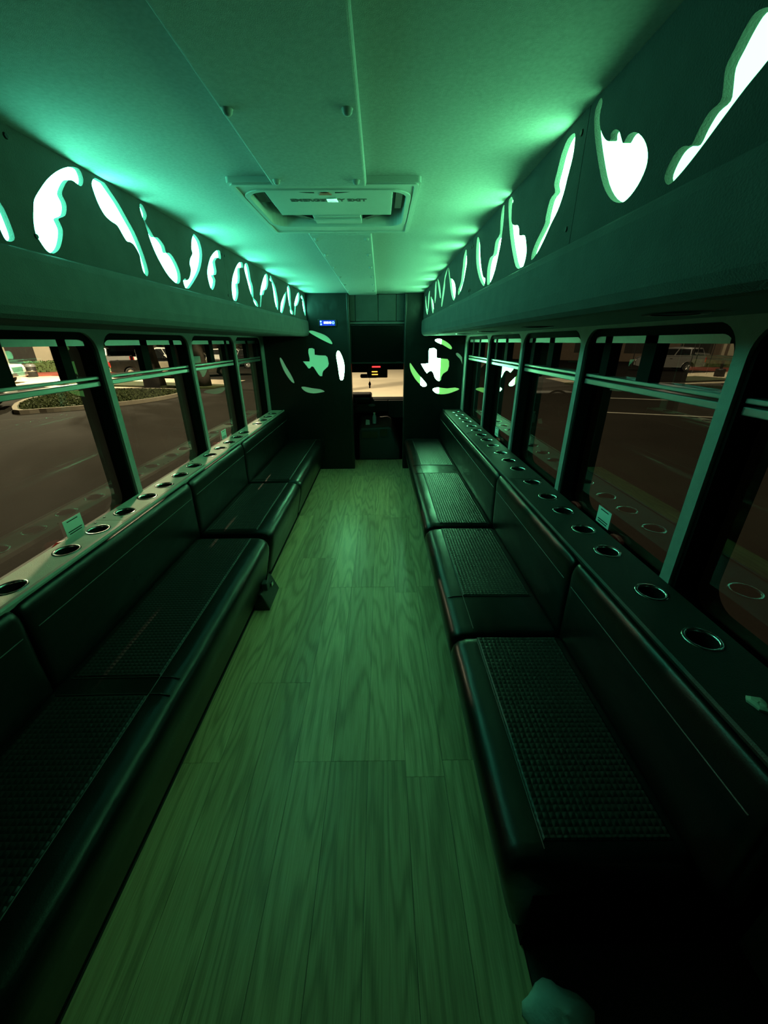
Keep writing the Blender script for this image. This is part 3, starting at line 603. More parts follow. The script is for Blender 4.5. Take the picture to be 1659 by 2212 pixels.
def bench(side, y0, y1, panels, label, base_x=None, tuck=(1, 1), backs=None):
    s = -1 if side == 'left' else 1
    xf, xl, xb = (-.680, -.728, -1.13) if s < 0 else (.268, .318, .72)
    bs = base_x or ((-.765) if s < 0 else .362)
    xw = LI if s < 0 else RI
    b = empty('bench_section', (xf, y0, 0), label=label, cat='bench', group='black leather benches along both sides')
    def at(o): o.location = (-xf, -y0, 0); return o
    at(MB().box(*sorted((bs, xw - s*.002)), y0, y1, .001, .24).build('bench_base', M['carpet'], b))
    prof = cushion_profile(s, xf, xb, .385, .085, xl)
    if s > 0: prof = prof[::-1]
    c = at(MB().rings(loft_y(prof, y0+.004, y1-.004, (xf+xb)/2, .24, .022, tuck)).build('seat_cushion', M['leather'], b, smooth=True))
    xs = xf + s*.098
    for a, e in panels:
        # raised woven inset and the double seam round it
        W = MB(); n = 8
        x1, x2 = xs+s*.003, xb-s*.045
        W.rings([[(x1, a+.006, .384), (x2, a+.006, .380), (x2, e-.006, .380), (x1, e-.006, .384)],
                 [(x1, a+.006, .3862), (x2, a+.006, .3825), (x2, e-.006, .3825), (x1, e-.006, .3862)],
                 [(x1+s*.005, a+.011, .3885), (x2-s*.005, a+.011, .385), (x2-s*.005, e-.011, .385), (x1+s*.005, e-.011, .3885)]])
        o = W.build('woven_inset', M['woven'], c)
    # long seam parallel to the nose and cross seams at the panel ends
    o = MB().tube([(xs, y0+.03, .3862), (xs, y1-.03, .3862)], .0016, 6).build('seam', M['thread'], c)
    for a, e in panels:
        for y in (a, e):
            if y0+.05 < y < y1-.05:
                MB().tube([(xf+s*.03, y, .3775), (xf+s*.06, y, .3848), (xf+s*.12, y, .3858), (xb-s*.04, y, .382)], .0022, 6).build('seam', M['ink'], c)
    # back cushion
    zt = .722
    bi = -1.105 if s < 0 else .693
    bp = [(bi+s*.012, .33), (bi+s*.004, .40), (bi, .50), (bi, .60), (bi, .668), (bi+s*.004, .692), (bi+s*.013, .710), (bi+s*.022, zt-.005), (bi+s*.026, zt-.010), (bi+s*.027, .698), (bi+s*.062, .694), (bi+s*.062, .33)]
    if s < 0: bp = bp[::-1]
    for a, e in (backs or [(y0, y1)]):
        k = at(MB().rings(loft_y(bp, a+.003, e-.003, bi+s*.08, .52, .016)).build('back_cushion', M['leather'], b, smooth=True))
        MB().tube([(bi-s*.0008, a+.03, .622), (bi-s*.0008, e-.03, .622)], .0017, 6).build('seam', M['thread'], k)
    return b
G1 = 'black leather bench section'
bench('left', .25, 2.062, [(.30, .93), (1.00, 2.04)], 'long black leather bench section with a small black box at its foot', backs=[(.25, .96), (.96, 2.114)], tuck=(1, 1))
bench('left', 2.118, 3.048, [(2.15, 3.02)], 'short black leather bench section between the long one and the dark end by the partition', backs=[(2.12, 3.045)])
bench('left', 3.056, YP-.02, [(3.10, 4.55)], 'black leather bench section below the wall stereo, in deep shade')
bench('right', .46, 1.195, [(.50, 1.185)], 'dark leather bench section at the rear next to the pale cloth on the floor', base_x=.352, backs=[(.40, 1.205)])
bench('right', 1.200, 2.165, [(1.45, 2.15)], 'leather bench section with woven seat and plain band, middle one of the dark window side', backs=[(1.206, 2.205)])
bench('right', 2.195, YP-.02, [(2.215, 3.25), (3.49, 4.55)], 'brightly lit leather bench section with two woven seats before the lit state-map partition', backs=[(2.205, YP-.02)])

# ------------------------------------------------------------------ cup-holder ledges
def ledge(side, secs, cups, label):
    s = -1 if side == 'left' else 1
    xi, xo, xc = (-1.139, LI, -1.212) if s < 0 else (.728, RI, .848)
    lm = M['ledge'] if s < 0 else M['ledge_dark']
    b = empty('cup_holder_ledge', (xc, 2, ZS), label=label, cat='ledge')
    x0, x1 = sorted((xi, xo-s*.001))
    rimproto = wellproto = None
    for a, e in secs:
        mine = [c for c in cups if a < c < e]
        o = plate([[(x0, a+.0015), (x1, a+.0015), (x1, e-.0015), (x0, e-.0015)]]+[circle(xc, c, .038) for c in mine],
                  (0, 0, ZS-.018), (1, 0, 0), (0, 1, 0), .018, 'ledge_board', lm, b); o.location = (-xc, -2, -ZS)
        for c in mine:
            if rimproto is None:
                rimproto = MB().lathe([(.0365, -.004), (.0375, .001), (.041, .0028), (.0455, .0022), (.047, .0002)], 24).build('cup_rim', M['chrome'], b, smooth=True); r = rimproto
                wellproto = MB().lathe([(.0005, -.072), (.033, -.072), (.036, -.066), (.0372, -.001)], 20).build('cup_well', M['well'], r, smooth=True)
            else:
                r = share(rimproto, 'cup_rim', b); share(wellproto, 'cup_well', r)
            r.location = (0, c-2, 0)
        for q in (a+.03, e-.03):
            m = MB().lathe([(.0005, .002), (.005, .0015), (.006, 0)], 10).build('screw', M['blackscrew'], b); m.location = (s*.055, q-2, 0)
    o = MB().rings([[(xi-s*.006, y, ZS-.016), (xi-s*.007, y, ZS-.003), (xi-s*.002, y, ZS+.004), (xi+s*.010, y, ZS+.004), (xi+s*.011, y, ZS-.001), (xi+s*.004, y, ZS-.016)]
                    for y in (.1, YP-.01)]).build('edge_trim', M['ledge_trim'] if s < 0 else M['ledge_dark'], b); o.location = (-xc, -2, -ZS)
ledge('left', [(.1, 1.575), (1.575, 2.475), (2.475, 3.60), (3.60, YP-.01)],
      [.62, .84, 1.057, 1.301, 1.480, 1.668, 1.862, 2.035, 2.215, 2.405, 2.66, 2.848, 3.032, 3.222, 3.400, 3.79, 3.985, 4.18, 4.37],
      'grey cup holder ledge with steel-rimmed holes below the windows on the lit parking lot side')
ledge('right', [(.1, 2.10), (2.10, 3.32), (3.32, YP-.01)],
      [.36, .79, 1.000, 1.258, 1.444, 1.640, 1.819, 2.040, 2.285, 2.470, 2.660, 2.866, 3.055, 3.235, 3.418, 3.613, 3.83, 4.00, 4.2, 4.4],
      'dark cup holder ledge with a row of round holes below the dark windows')

# ------------------------------------------------------------------ front partitions with lit state-map cut-outs
def partition(name, x0, x1, outlines, mats, split=None):
    th = .018
    holes = [smooth_loop(c, 2) if i else c for i, c in enumerate(outlines)]
    o = plate([[(x0, 0), (x1, 0), (x1, ZC), (x0, ZC)]]+holes, (0, YP+th, 0), (1, 0, 0), (0, 0, 1), th, name, M['partition']); tag(o, kind='structure')
    for c, m in zip(holes, mats):
        cx, cz = sum(p[0] for p in c)/len(c), sum(p[1] for p in c)/len(c)
        big = [(cx+(x-cx)*1.06, cz+(z-cz)*1.04) for x, z in c]
        plate([big], (0, YP+th+.005, 0), (1, 0, 0), (0, 0, 1), .003, 'light_panel', m, o)
    return o
pl = partition('wall_front_1', LI, -.345, MAP_LEFT, [M['map_dim'], M['map_dim'], M['map_bright'], M['map_dimmer'], M['map_dimmer']])
pr = partition('wall_front_2', .272, RI, MAP_RIGHT, [M['map_mid'], M['map_mid'], M['map_mid'], M['map_dimmer'], M['map_mid']])
# hot side of the state map where the LED strip runs behind it
plate([[(.455, .90), (.672, .90), (.672, 1.50), (.455, 1.50)]], (0, YP+.0198, 0), (1, 0, 0), (0, 0, 1), .0015, 'light_strip', M['map_bright'], pr)
# edge trims of the doorway and back boxes of the partitions
MB().box(-.360, -.333, YP-.002, YP+.12, 0, ZC).build('edge_trim', M['bezel'], pl, bevel=.006)
MB().box(.262, .285, YP-.002, YP+.12, 0, ZC).build('edge_trim', M['bezel'], pr, bevel=.006)
MB().box(LI, -.36, YP+.10, YP+.12, 0, ZC).build('back_board', M['carpet'], pl)
MB().box(.285, RI, YP+.10, YP+.12, 0, ZC).build('back_board', M['carpet'], pr)
MB().box(.2605, .2625, YP-.004, YP+.02, .30, 1.0).build('edge_strip', M['rail'], pr)

# wall stereo
st = empty('wall_stereo', (-.57, YP, 1.637), label='small wall stereo with blue display on the dark partition', cat='stereo')
MB().box(-.100, .100, -.022, 0, -.036, .036).build('stereo_case', M['bezel'], st, bevel=.004)
MB().box(-.080, .082, -.0235, -.022, -.026, .026).build('blue_screen', M['bluepanel'], st)
dg = MB()
for a, e in ((-.036, -.024), (-.020, -.004), (0, .016), (.024, .042)): dg.box(a, e, -.0248, -.0235, -.006, .012)
dg.build('display_digits', M['whiteled'], st)
for x, z in ((-.068, .014), (-.066, -.012)):
    MB().cyl((x, -.0235, z), (x, -.029, z), .008, n=12).build('stereo_button', M['cyanled'], st)
rg = plate([circle(.064, .002, .013), circle(.064, .002, .008)], (0, -.026, 0), (1, 0, 0), (0, 0, 1), .002, 'volume_ring', M['cyanled'], st); rg.location = (0, 0, 0)

# header and television over the doorway
hd = MB().box(-.336, .264, YP+.115, YP+.14, 1.60, ZC).build('wall_front_3', M['fascia']); tag(hd, kind='structure')
for a, e in ((-.336, -.275), (-.272, -.026), (-.022, .172), (.176, .264)):
    MB().box(a, e, YP+.085, YP+.115, 1.655, ZC-.004).build('header_panel', M['fascia'], hd, bevel=.008)
MB().box(-.336, .264, YP+.070, YP+.115, 1.628, 1.650).build('header_ledge', M['valance'], hd, bevel=.004)
tv = empty('television', (-.036, YP+.08, 1.43), label='black flat television hung across the top of the doorway', cat='television')
MB().box(-.297, .297, -.02, .03, -.208, .192).build('tv_case', M['bezel'], tv, bevel=.004)
MB().box(-.288, .288, -.0215, -.02, -.192, .184).build('tv_screen', M['screen'], tv)
MB().box(.215, .270, -.0225, -.0215, -.194, -.189).build('maker_mark', M['greyplastic'], tv)

# ------------------------------------------------------------------ driver's cab beyond the doorway
tag(MB().box(LO, RO, 5.05, 6.6, -.40, -.34).build('floor_cab', M['carpet']), kind='structure')
tag(MB().box(-.36, .29, 5.02, 5.05, -.40, 0).build('trim_3', M['carpet']), kind='structure')
cs = MB(); cs.box(LO, LO+.04, YP+.1, 6.9, -.4, ZC+.1); cs.box(RO-.04, RO, YP+.1, 6.9, -.4, ZC+.1)
cs.box(LO, RO, YP+.1, 5.3, ZC, ZC+.06)
cs.prism_x([(5.25, ZC), (5.25, ZC+.06), (6.1, 1.42), (6.1, 1.36)], LO, RO)
tag(cs.build('wall_cab', M['greyplastic']), kind='structure')
ws = empty('window_%d' % (wn+1), (-.16, 6.3, .6), kind='structure')
o = MB().add([(LO+.06, 6.62, .55), (RO-.06, 6.62, .55), (RO-.12, 6.25, 1.15), (LO+.12, 6.25, 1.15)], [(0, 1, 2, 3)]).build('windshield_pane', M['windshield'], ws); o.location = (.16, -6.3, -.6)
fr = MB().box(LO, RO, 6.58, 6.66, -.4, .55); fr.prism_x([(6.04, 1.36), (6.04, 1.44), (6.12, 1.44), (6.32, 1.14), (6.22, 1.14)], LO, RO)
o = fr.build('windshield_frame', M['bezel'], ws); o.location = (.16, -6.3, -.6)
hood = empty('bus_hood', (-.16, 7.2, .2), label='white sloping hood beyond the windshield', cat='hood')
o = MB().prism_x([(6.67, -.4), (6.67, .40), (7.1, .26), (7.7, .10), (7.8, -.1), (7.8, -.4)], -.95, .62).build('hood_panel', M['busbody'], hood, bevel=.04); o.location = (.16, -7.2, -.2)

da = empty('dashboard', (-.16, 6.2, .3), label='black dashboard with raised instrument hood behind the steering wheel', cat='dashboard')
def dp(o): o.location = (.16, -6.2, -.3); return o
dp(MB().prism_x([(6.56, .30), (6.56, .56), (6.30, .655), (5.98, .690), (5.92, .66), (5.90, .48), (6.0, .30)], LO+.05, RO-.05).build('dash_body', M['bezel'], da, bevel=.015))
dp(MB().prism_x([(6.4, .66), (6.3, .730), (5.95, .742), (5.88, .70), (5.88, .60), (6.0, .60)], -.95, -.14).build('instrument_hood', M['bezel'], da, bevel=.03))
dp(MB().box(-.10, .10, 5.885, 5.91, .50, .655).build('radio_panel', M['greyplastic'], da, bevel=.006))
dp(MB().box(.11, .60, 5.885, 5.91, .40, .655).build('glove_door', M['greyplastic'], da, bevel=.01))
sw = empty('steering_wheel', (-.55, 5.66, .62), label='black steering wheel with pale emblem at the driver side of the dashboard', cat='steering wheel')
T = Matrix.Rotation(math.radians(62), 4, 'X')
rim = MB(); pts = [T @ Vector((.19*math.cos(a*2*PI/28), .19*math.sin(a*2*PI/28), 0)) for a in range(29)]
rim.tube([tuple(p) for p in pts], .014, 8); rim.build('wheel_rim', M['bezel'], sw, smooth=True)
hb = MB(); hb.cyl(T @ Vector((0, 0, -.03)), T @ Vector((0, 0, .012)), .07, .06, n=16)
for a in (.1, PI-.1, 1.5*PI): hb.cyl(T @ Vector((0, 0, 0)), T @ Vector((.185*math.cos(a), .185*math.sin(a), 0)), .016, n=8)
hb.build('wheel_hub', M['bezel'], sw)
MB().cyl(T @ Vector((0, 0, -.03)), T @ Vector((0, 0, -.20)), .035, n=12).build('steering_column', M['bezel'], sw)
gp = empty('dash_vent', (-.136, 5.872, .588), label='pale oval badge glinting on the dashboard below the windshield', cat='badge')
MB().rings([[(.055*math.cos(a)*k, d, .022*math.sin(a)*k) for a in [2*PI*i/18 for i in range(18)]] for k, d in ((1, .006), (.9, -.004), (.5, -.008))]).build('badge_face', M['paleplastic'], gp)
MB().rings([[(.062*math.cos(a), d, .028*math.sin(a)) for a in [2*PI*i/18 for i in range(18)]] for d in (.012, .004)]).build('badge_ring', M['bezel'], gp)

dh = empty('engine_cover', (-.05, 5.5, 0), label='grey engine cover between the front seats with two dark storage openings', cat='engine cover')
def ep(o): o.location = (.05, -5.5, 0); return o
prof = [(-.31, -.34), (-.30, .35), (-.27, .395), (.09, .425), (.14, .395), (.25, .10), (.27, -.34)]
ep(MB().rings([[(x*.97-.001, 5.14, z-.008) for x, z in prof], [(x, 5.16, z) for x, z in prof], [(x*1.08, 5.87, z+.045) for x, z in prof]]).build('cover_shell', M['greyplastic'], dh, bevel=.02))
for a, e, z0, z1 in ((-.262, -.048, .272, .357), (-.018, .080, .290, .385)):
    ep(plate([rrect(a-.008, e+.008, z0-.008, z1+.008, .01), rrect(a, e, z0, z1, .008)], (0, 5.140, 0), (1, 0, 0), (0, 0, 1), .012, 'opening_frame', M['greyplastic'], dh))
    ep(MB().box(a, e, 5.134, 5.141, z0, z1).build('storage_opening', M['screen'], dh))
bt = empty('drink_bottle', (-.092, 5.32, .427), label='pale slim bottle standing on the engine cover', cat='bottle')
MB().lathe([(.0005, 0), (.026, 0), (.028, .01), (.028, .085), (.022, .105), (.012, .118), (.012, .130)], 18).build('bottle_body', M['paleplastic'], bt, smooth=True)
MB().lathe([(.0145, .128), (.0145, .146), (.0005, .147)], 14).build('bottle_cap', M['sticker'], bt, smooth=True)
nt_ = empty('paper_note', (-.185, 5.30, .412), label='small pale folded paper on the engine cover beside the bottle', cat='paper')
MB().rings([[(-.028, -.01, .0), (.03, -.014, .004), (.028, .016, .03), (-.03, .02, .036)], [(-.028, -.006, .004), (.03, -.010, .008), (.028, .020, .034), (-.03, .024, .040)],
            [(-.020, .03, .066), (.02, .028, .06), (.026, .034, .056), (-.026, .036, .062)]]).build('folded_sheet', M['cloth'], nt_)

mr = empty('rear_view_mirror', (-.175, 5.98, .99), label='black rear view mirror in front of the windshield', cat='mirror')
MB().rings([[(x*k, d, z*k) for x, z in rrect(-.125, .125, -.027, .027, .02, 5)] for k, d in ((1, 0), (1.02, .012), (.8, .03))]).build('mirror_case', M['bezel'], mr)
MB().rings([[(x, d, z) for x, z in rrect(-.118, .118, -.021, .021, .016, 5)] for d in (-.001, .001)]).build('mirror_face', M['carglass'], mr)
MB().cyl((.0, .02, .02), (0, .13, .13), .009, n=10).build('mirror_arm', M['bezel'], mr)
orn = empty('hanging_ornament', (-.165, 5.97, .87), label='small dark ornament hanging from the rear view mirror', cat='ornament')
MB().tube([(0, 0, .10), (0, 0, .045)], .002, 6).build('cord', M['ink'], orn)
MB().lathe([(.0005, .05), (.008, .04), (.018, .018), (.019, 0), (.010, -.02), (.012, -.045), (.0005, -.05)], 12).build('pendant', M['bezel'], orn, smooth=True)

oc = empty('overhead_console', (-.06, 5.55, 1.08), label='black overhead console with red readout and amber indicators', cat='console')
MB().prism_x([(-.1, .14), (-.1, -.01), (-.06, -.075), (.08, -.075), (.12, .14)], -.125, .15).build('console_case', M['bezel'], oc, bevel=.01)
MB().box(-.055, .055, -.104, -.098, .058, .074).build('red_readout', M['redled'], oc)
MB().box(-.060, .015, -.106, -.0995, .000, .010).build('amber_indicator', M['amberled'], oc)
MB().box(-.060, .020, -.0945, -.083, -.036, -.026).build('amber_indicator', M['amberled'], oc)
vi = empty('sun_visor', (-.1, 5.75, 1.2), label='dark wide visor panel across the top of the windshield', cat='visor')
MB().prism_x([(-.02, .18), (-.02, -.135), (.0, -.145), (.02, -.135), (.03, .18)], -1.1, .14).build('visor_board', M['greyplastic'], vi, bevel=.006)
MB().prism_x([(-.02, .18), (-.02, -.10), (.0, -.11), (.02, -.10), (.03, .18)], .15, 1.05).build('visor_board', M['greyplastic'], vi, bevel=.006)

# ------------------------------------------------------------------ small things in the saloon
bx = empty('floor_latch_box', (-.706, 1.96, 0), label='small black box with steel lever at the foot of the long bench', cat='box')
MB().prism_y([(-.05, .001), (.040, .001), (.040, .012), (.012, .085), (.0, .115), (-.05, .115)], -.112, .112).build('box_body', M['bezel'], bx, bevel=.005)
MB().box(-.012, .024, -.055, -.005, .098, .150).build('latch_block', M['greyplastic'], bx, bevel=.006)
MB().cyl((.010, -.012, .145), (.020, .022, .205), .0060, .003, n=10).build('lever', M['steel'], bx)
MB().box(.014, .026, .03, .06, .070, .095).build('catch_plate', M['steel'], bx, bevel=.003)

cl = empty('pale_cloth', (.40, .325, 0), label='pale crumpled cloth on the floor at the rear end of the bench', cat='cloth')
R = []
for j in range(9):
    ph = j/8*PI/2
    ring = []
    for i in range(28):
        a = 2*PI*i/28
        r = (.075+.010*math.sin(3*a+.6)+.008*math.sin(5*a))*math.cos(ph*.96)*(1+.06*math.sin(7*a+3*ph))
        hgt = .055*math.sin(ph)*(1+.35*math.cos(a-.6))
        ring.append((r*math.cos(a)*.95, r*math.sin(a)*1.0, .001+hgt))
    R.append(ring)
MB().rings(R).build('cloth_heap', M['cloth'], cl, smooth=True)

wr = empty('pale_scrap', (.812, .588, ZS), label='small pale crumpled wrapper on the dark ledge at the rear', cat='fleck')  # pale spot on the ledge, built as a small lump
MB().rings([[(.018*math.cos(2*PI*i/9)*k*(1+.25*math.sin(i*2.3)), .020*math.sin(2*PI*i/9)*k*(1+.2*math.cos(i*1.7)), z*(1+.3*math.sin(i*3.1))) for i in range(9)] for k, z in ((1, .0005), (1.05, .006), (.7, .011), (.2, .012))]).build('scrap', M['fleck'], wr)
# ------------------------------------------------------------------ the parking lot outside
tag(MB().box(-90, 90, -20, 130, G-.3, G).build('ground', M['asphalt']), kind='structure')
def pave(name, pts, m, h=.012):
    return tag(MB().prism_z(pts, G-.05, G+h).build(name, m), kind='structure')
pave('ground_concrete', [(-1.8, 11), (2.4, 11), (5, 24), (16, 60), (-13, 60), (-6.2, 28)], M['concrete'])
pave('ground_drive', [(-40, 27.5), (-14.5, 22.6), (-9, 24), (-9, 27), (-40, 36)], M['concrete'])
# raised island with lawn
isl = [(-13.2, 14.2), (-12.4, 14.35), (-11.8, 14.7), (-10.8, 15.6), (-9.95, 16.8), (-9.5, 18.4), (-9.6, 19.9), (-10.1, 20.5), (-12.0, 21.2), (-15.5, 20.5), (-15.2, 17.0)]
isl = smooth_loop(isl, 3)
icx, icy = sum(p[0] for p in isl)/len(isl), sum(p[1] for p in isl)/len(isl)
def shrink(p, k): return [(icx+(x-icx)*k, icy+(y-icy)*k) for x, y in p]
kb = empty('lawn_island', (icx, icy, G), label='kerbed lawn island in the parking lot', cat='lawn')
o = plate([isl, shrink(isl, .955)], (0, 0, G), (1, 0, 0), (0, 1, 0), .15, 'kerb', M['kerb'], kb); o.location = (-icx, -icy, -G)
mb = MB().prism_z(shrink(isl, .955), G, G+.12); o = mb.build('turf', M['grass'], kb); o.location = (-icx, -icy, -G)
gr = MB(); rnd = random.Random(3)
xs0, xs1 = min(p[0] for p in isl), max(p[0] for p in isl); ys0, ys1 = min(p[1] for p in isl), max(p[1] for p in isl)
def inside(x, y, poly):
    c = False
    for i in range(len(poly)):
        (x1, y1), (x2, y2) = poly[i-1], poly[i]
        if (y1 > y) != (y2 > y) and x < (x2-x1)*(y-y1)/(y2-y1)+x1: c = not c
    return c
inn = shrink(isl, .94)
for _ in range(9000):
    x, y = rnd.uniform(xs0, xs1), rnd.uniform(ys0, ys1)
    if not inside(x, y, inn): continue
    a = rnd.uniform(0, PI); l = rnd.uniform(.03, .07); h = rnd.uniform(.03, .08); dx, dy = l*math.cos(a), l*math.sin(a)
    gr.add([(x-dx, y-dy, G+.119), (x+dx, y+dy, G+.119), (x+rnd.uniform(-.03, .03), y+rnd.uniform(-.03, .03), G+.12+h)], [(0, 1, 2)])
me = bpy.data.meshes.new('grass_blades'); me.from_pydata(gr.v, [], gr.f); me.materials.append(M['grass'])
gb = bpy.data.objects.new('grass_blades', me); gb.location = (-icx, -icy, -G); link(gb, kb); gb['kind'] = 'stuff'
# second lawn strip beyond the drive and a red mulch bed by the building
pave('ground_lawn', [(-20, 24.5), (-9.0, 21.8), (-8.6, 23.2), (-19, 27.0)], M['grass'], .10)
mu = MB().prism_z(smooth_loop([(-27.5, 31.2), (-24.2, 33.0), (-22.6, 37.0), (-27, 38.5), (-29.5, 34.5)], 3), G-.02, G+.12).build('mulch_bed', M['mulch'])
tag(mu, 'red mulch bed beside the beige building', 'mulch', kind='stuff')

# vehicles ---------------------------------------------------------------------------------------
def wheel_mesh():
    t = MB().lathe([(.20, -.11), (.27, -.115), (.325, -.10), (.34, -.05), (.34, .05), (.325, .10), (.27, .115), (.20, .11)], 22)
    r = MB().lathe([(.0005, .085), (.05, .09), (.07, .075), (.19, .085), (.205, .105), (.21, .06), (.21, -.08)], 22)
    for k in range(6):
        a = 2*PI*k/6; c, s = math.cos(a), math.sin(a)
        r.cyl((.06*c, .06*s, .09), (.19*c, .19*s, .098), .022, n=6)
    return t.mesh('tyre', M['tyre'], True), r.mesh('alloy', M['rim'])
TY, AL = wheel_mesh()
def vehicle(name, loc, rz, paint, label, cat, kind='pickup', L=5.7, group=None):
    """x forward, wheels on z = 0, origin between the axles on the ground"""
    v = empty(name, loc, rz, label, cat, group)
    wb = L*.58; xa, xr = wb*.55, -wb*.45          # front and rear axle
    xf, xb = xa+L*.165, xr-L*.21
    hw = .97
    arch = lambda cx: [(cx+.43*math.cos(a), .33+.43*math.sin(a)) for a in [PI*(1-i/8) for i in range(9)]]
    low = [(xb, .42), (xr-.44, .34)] + arch(xr) + [(xr+.44, .30), (xa-.44, .30)] + arch(xa) + [(xa+.46, .34), (xf, .42)]
    if kind == 'pickup':
        top = [(xf+.02, .72), (xf-.03, 1.02), (xf-.15, 1.10), (xa-.42, 1.17), (xa-.62, 1.18), (-.72, 1.16), (-.80, 1.12), (xb, 1.12)]
    elif kind == 'suv':
        top = [(xf+.02, .70), (xf-.04, .98), (xf-.2, 1.06), (xa-.50, 1.12), (xb+.04, 1.16), (xb-.02, .90)]
    else:
        top = [(xf+.02, .60), (xf-.06, .78), (xf-.3, .86), (xa-.55, .95), (xb+.10, 1.00), (xb-.02, .80)]
    prof = low + top
    wav = lambda k, z0: [(x, y_, z) for x, z in prof for y_ in (k,)]
    MB().rings([[(x*.995, -hw+.05, z) for x, z in prof], [(x, -hw, z*.99+.006) for x, z in prof], [(x, hw, z*.99+.006) for x, z in prof], [(x*.995, hw-.05, z) for x, z in prof]]).build('body', paint, v, bevel=.03)
    # cab: windscreen and rear window slope, sides lean in
    if kind == 'pickup': cb, zb, zr = [(xa-.58, 1.16), (xa-1.28, 1.88), (xa-2.35, 1.93), (-.78, 1.86), (-.72, 1.14)], 1.16, 1.93
    elif kind == 'suv': cb, zb, zr = [(xa-.48, 1.10), (xa-1.15, 1.74), (xa-2.2, 1.80), (xb+.35, 1.74), (xb+.04, 1.14)], 1.12, 1.80
    else: cb, zb, zr = [(xa-.50, .94), (xa-1.25, 1.40), (xa-2.0, 1.44), (xb+.95, 1.38), (xb+.35, 1.00)], .95, 1.44
    tp = lambda z: .13*(z-zb)/(zr-zb)
    MB().rings([[(x, -(hw-.06-tp(z)), z) for x, z in cb], [(x, (hw-.06-tp(z)), z) for x, z in cb]]).build('cab', paint, v, bevel=.05)
    cx = sum(p[0] for p in cb)/len(cb); zm = (zb+zr)/2
    x0, x1 = cb[-1][0], cb[0][0]
    def side_glass(a, e):
        # a window quad on each flank between fractions a..e of the cab length
        lo, hi = zb+.08, zr-.14
        f0 = lambda z: x0+(cb[-2][0]-x0)*(z-zb)/(zr-zb)+.08; f1 = lambda z: x1+(cb[1][0]-x1)*(z-zb)/(zr-zb)-.10
        for s in (-1, 1):
            Y = lambda z, d: s*(hw-.06-tp(z)+d)
            q = [(f0(lo)+(f1(lo)-f0(lo))*a, lo), (f0(lo)+(f1(lo)-f0(lo))*e, lo), (f0(hi)+(f1(hi)-f0(hi))*e, hi), (f0(hi)+(f1(hi)-f0(hi))*a, hi)]
            MB().rings([[(x, Y(z, -.01), z) for x, z in q], [(x, Y(z, .008), z) for x, z in q]]).build('side_window', M['carglass'], v)
    if kind == 'car': sp = ((.06, .48), (.52, .97))
    elif kind == 'suv': sp = ((.0, .28), (.31, .62), (.65, .98))
    else: sp = ((.04, .47), (.51, .97))
    for a, e in sp: side_glass(a, e)
    for (xa1, z1), (xa2, z2), n in ((cb[0], cb[1], 'windscreen'), (cb[-1], cb[-2], 'rear_window')):
        d = .012 if n == 'windscreen' else -.012
        P = [(xa1+(xa2-xa1)*.12, z1+(z2-z1)*.12), (xa1+(xa2-xa1)*.88, z1+(z2-z1)*.88)]
        R = []
        for dd in (-d, d):
            R.append([(P[0][0]+dd, -(hw-.16-tp(P[0][1])), P[0][1]+abs(dd)*.5), (P[0][0]+dd, (hw-.16-tp(P[0][1])), P[0][1]+abs(dd)*.5),
                      (P[1][0]+dd, (hw-.18-tp(P[1][1])), P[1][1]+abs(dd)*.5), (P[1][0]+dd, -(hw-.18-tp(P[1][1])), P[1][1]+abs(dd)*.5)])
        MB().rings(R).build(n, M['carglass'], v)
    for s in (-1, 1):
        for x in (xa, xr):
            w = bpy.data.objects.new('wheel', TY); link(w, v); w.location = (x, s*(hw-.10), .34); w.rotation_euler = (-s*PI/2, 0, 0)
            r = bpy.data.objects.new('wheel_rim', AL); link(r, w)
        zf = top[0][1]
        MB().box(xf-.03, xf+.035, *sorted((s*(hw-.30), s*(hw-.02))), zf+.02, zf+.20).build('head_lamp', M['headlamp'], v, bevel=.02)
        MB().box(xb-.02, xb+.05, *sorted((s*(hw-.13), s*(hw+.005))), .72, 1.06 if kind != 'car' else .90).build('tail_lamp', M['taillamp'], v, bevel=.01)
        MB().box(x1-.42, x1-.28, *sorted((s*(hw-.03), s*(hw+.17))), zb+.06, zb+.22).build('wing_mirror', paint, v, bevel=.02)
    MB().box(xf-.04, xf+.03, -(hw-.34), hw-.34, top[0][1]-.06, top[0][1]+.24).build('grille', M['iron'], v, bevel=.02)
    MB().box(xf-.05, xf+.09, -hw+.03, hw-.03, .42, .64).build('front_bumper', M['steel'] if kind == 'pickup' else paint, v, bevel=.03)
    MB().box(xb-.10, xb+.04, -hw+.05, hw-.05, .44, .62).build('rear_bumper', M['steel'] if kind == 'pickup' else paint, v, bevel=.03)
    if kind == 'pickup':
        MB().box(xb+.10, -.86, -hw+.12, hw-.12, 1.105, 1.135).build('bed_cover', M['carblack'], v, bevel=.01)
    for s in (-1, 1):
        for x in (-.1, .95):
            MB().box(x, x+.16, *sorted((s*(hw-.005), s*(hw+.02))), zb-.18, zb-.15).build('door_handle', M['steel'], v)
    return v
vehicle('pickup_truck', (-13.85, 30.75, G), math.radians(27), M['carwhite'], 'white crew cab pickup parked side on beyond the lawn island', 'pickup truck', 'pickup', 5.6)
vehicle('pickup_truck', (-17.6, 31.6, G), math.radians(35), M['carblack'], 'black pickup parked behind the tail of the white crew cab pickup', 'pickup truck', 'pickup', 5.6)
vehicle('pickup_truck', (-21.6, 42.0, G), math.radians(10), M['carwhite'], 'far white pickup parked under the trees behind the black pickup', 'pickup truck', 'pickup', 5.8)
vehicle('pickup_truck', (-28.6, 42.6, G), math.radians(205), M['carsilver'], 'silver pickup with its tail turned to the mulch bed', 'pickup truck', 'pickup', 5.6)
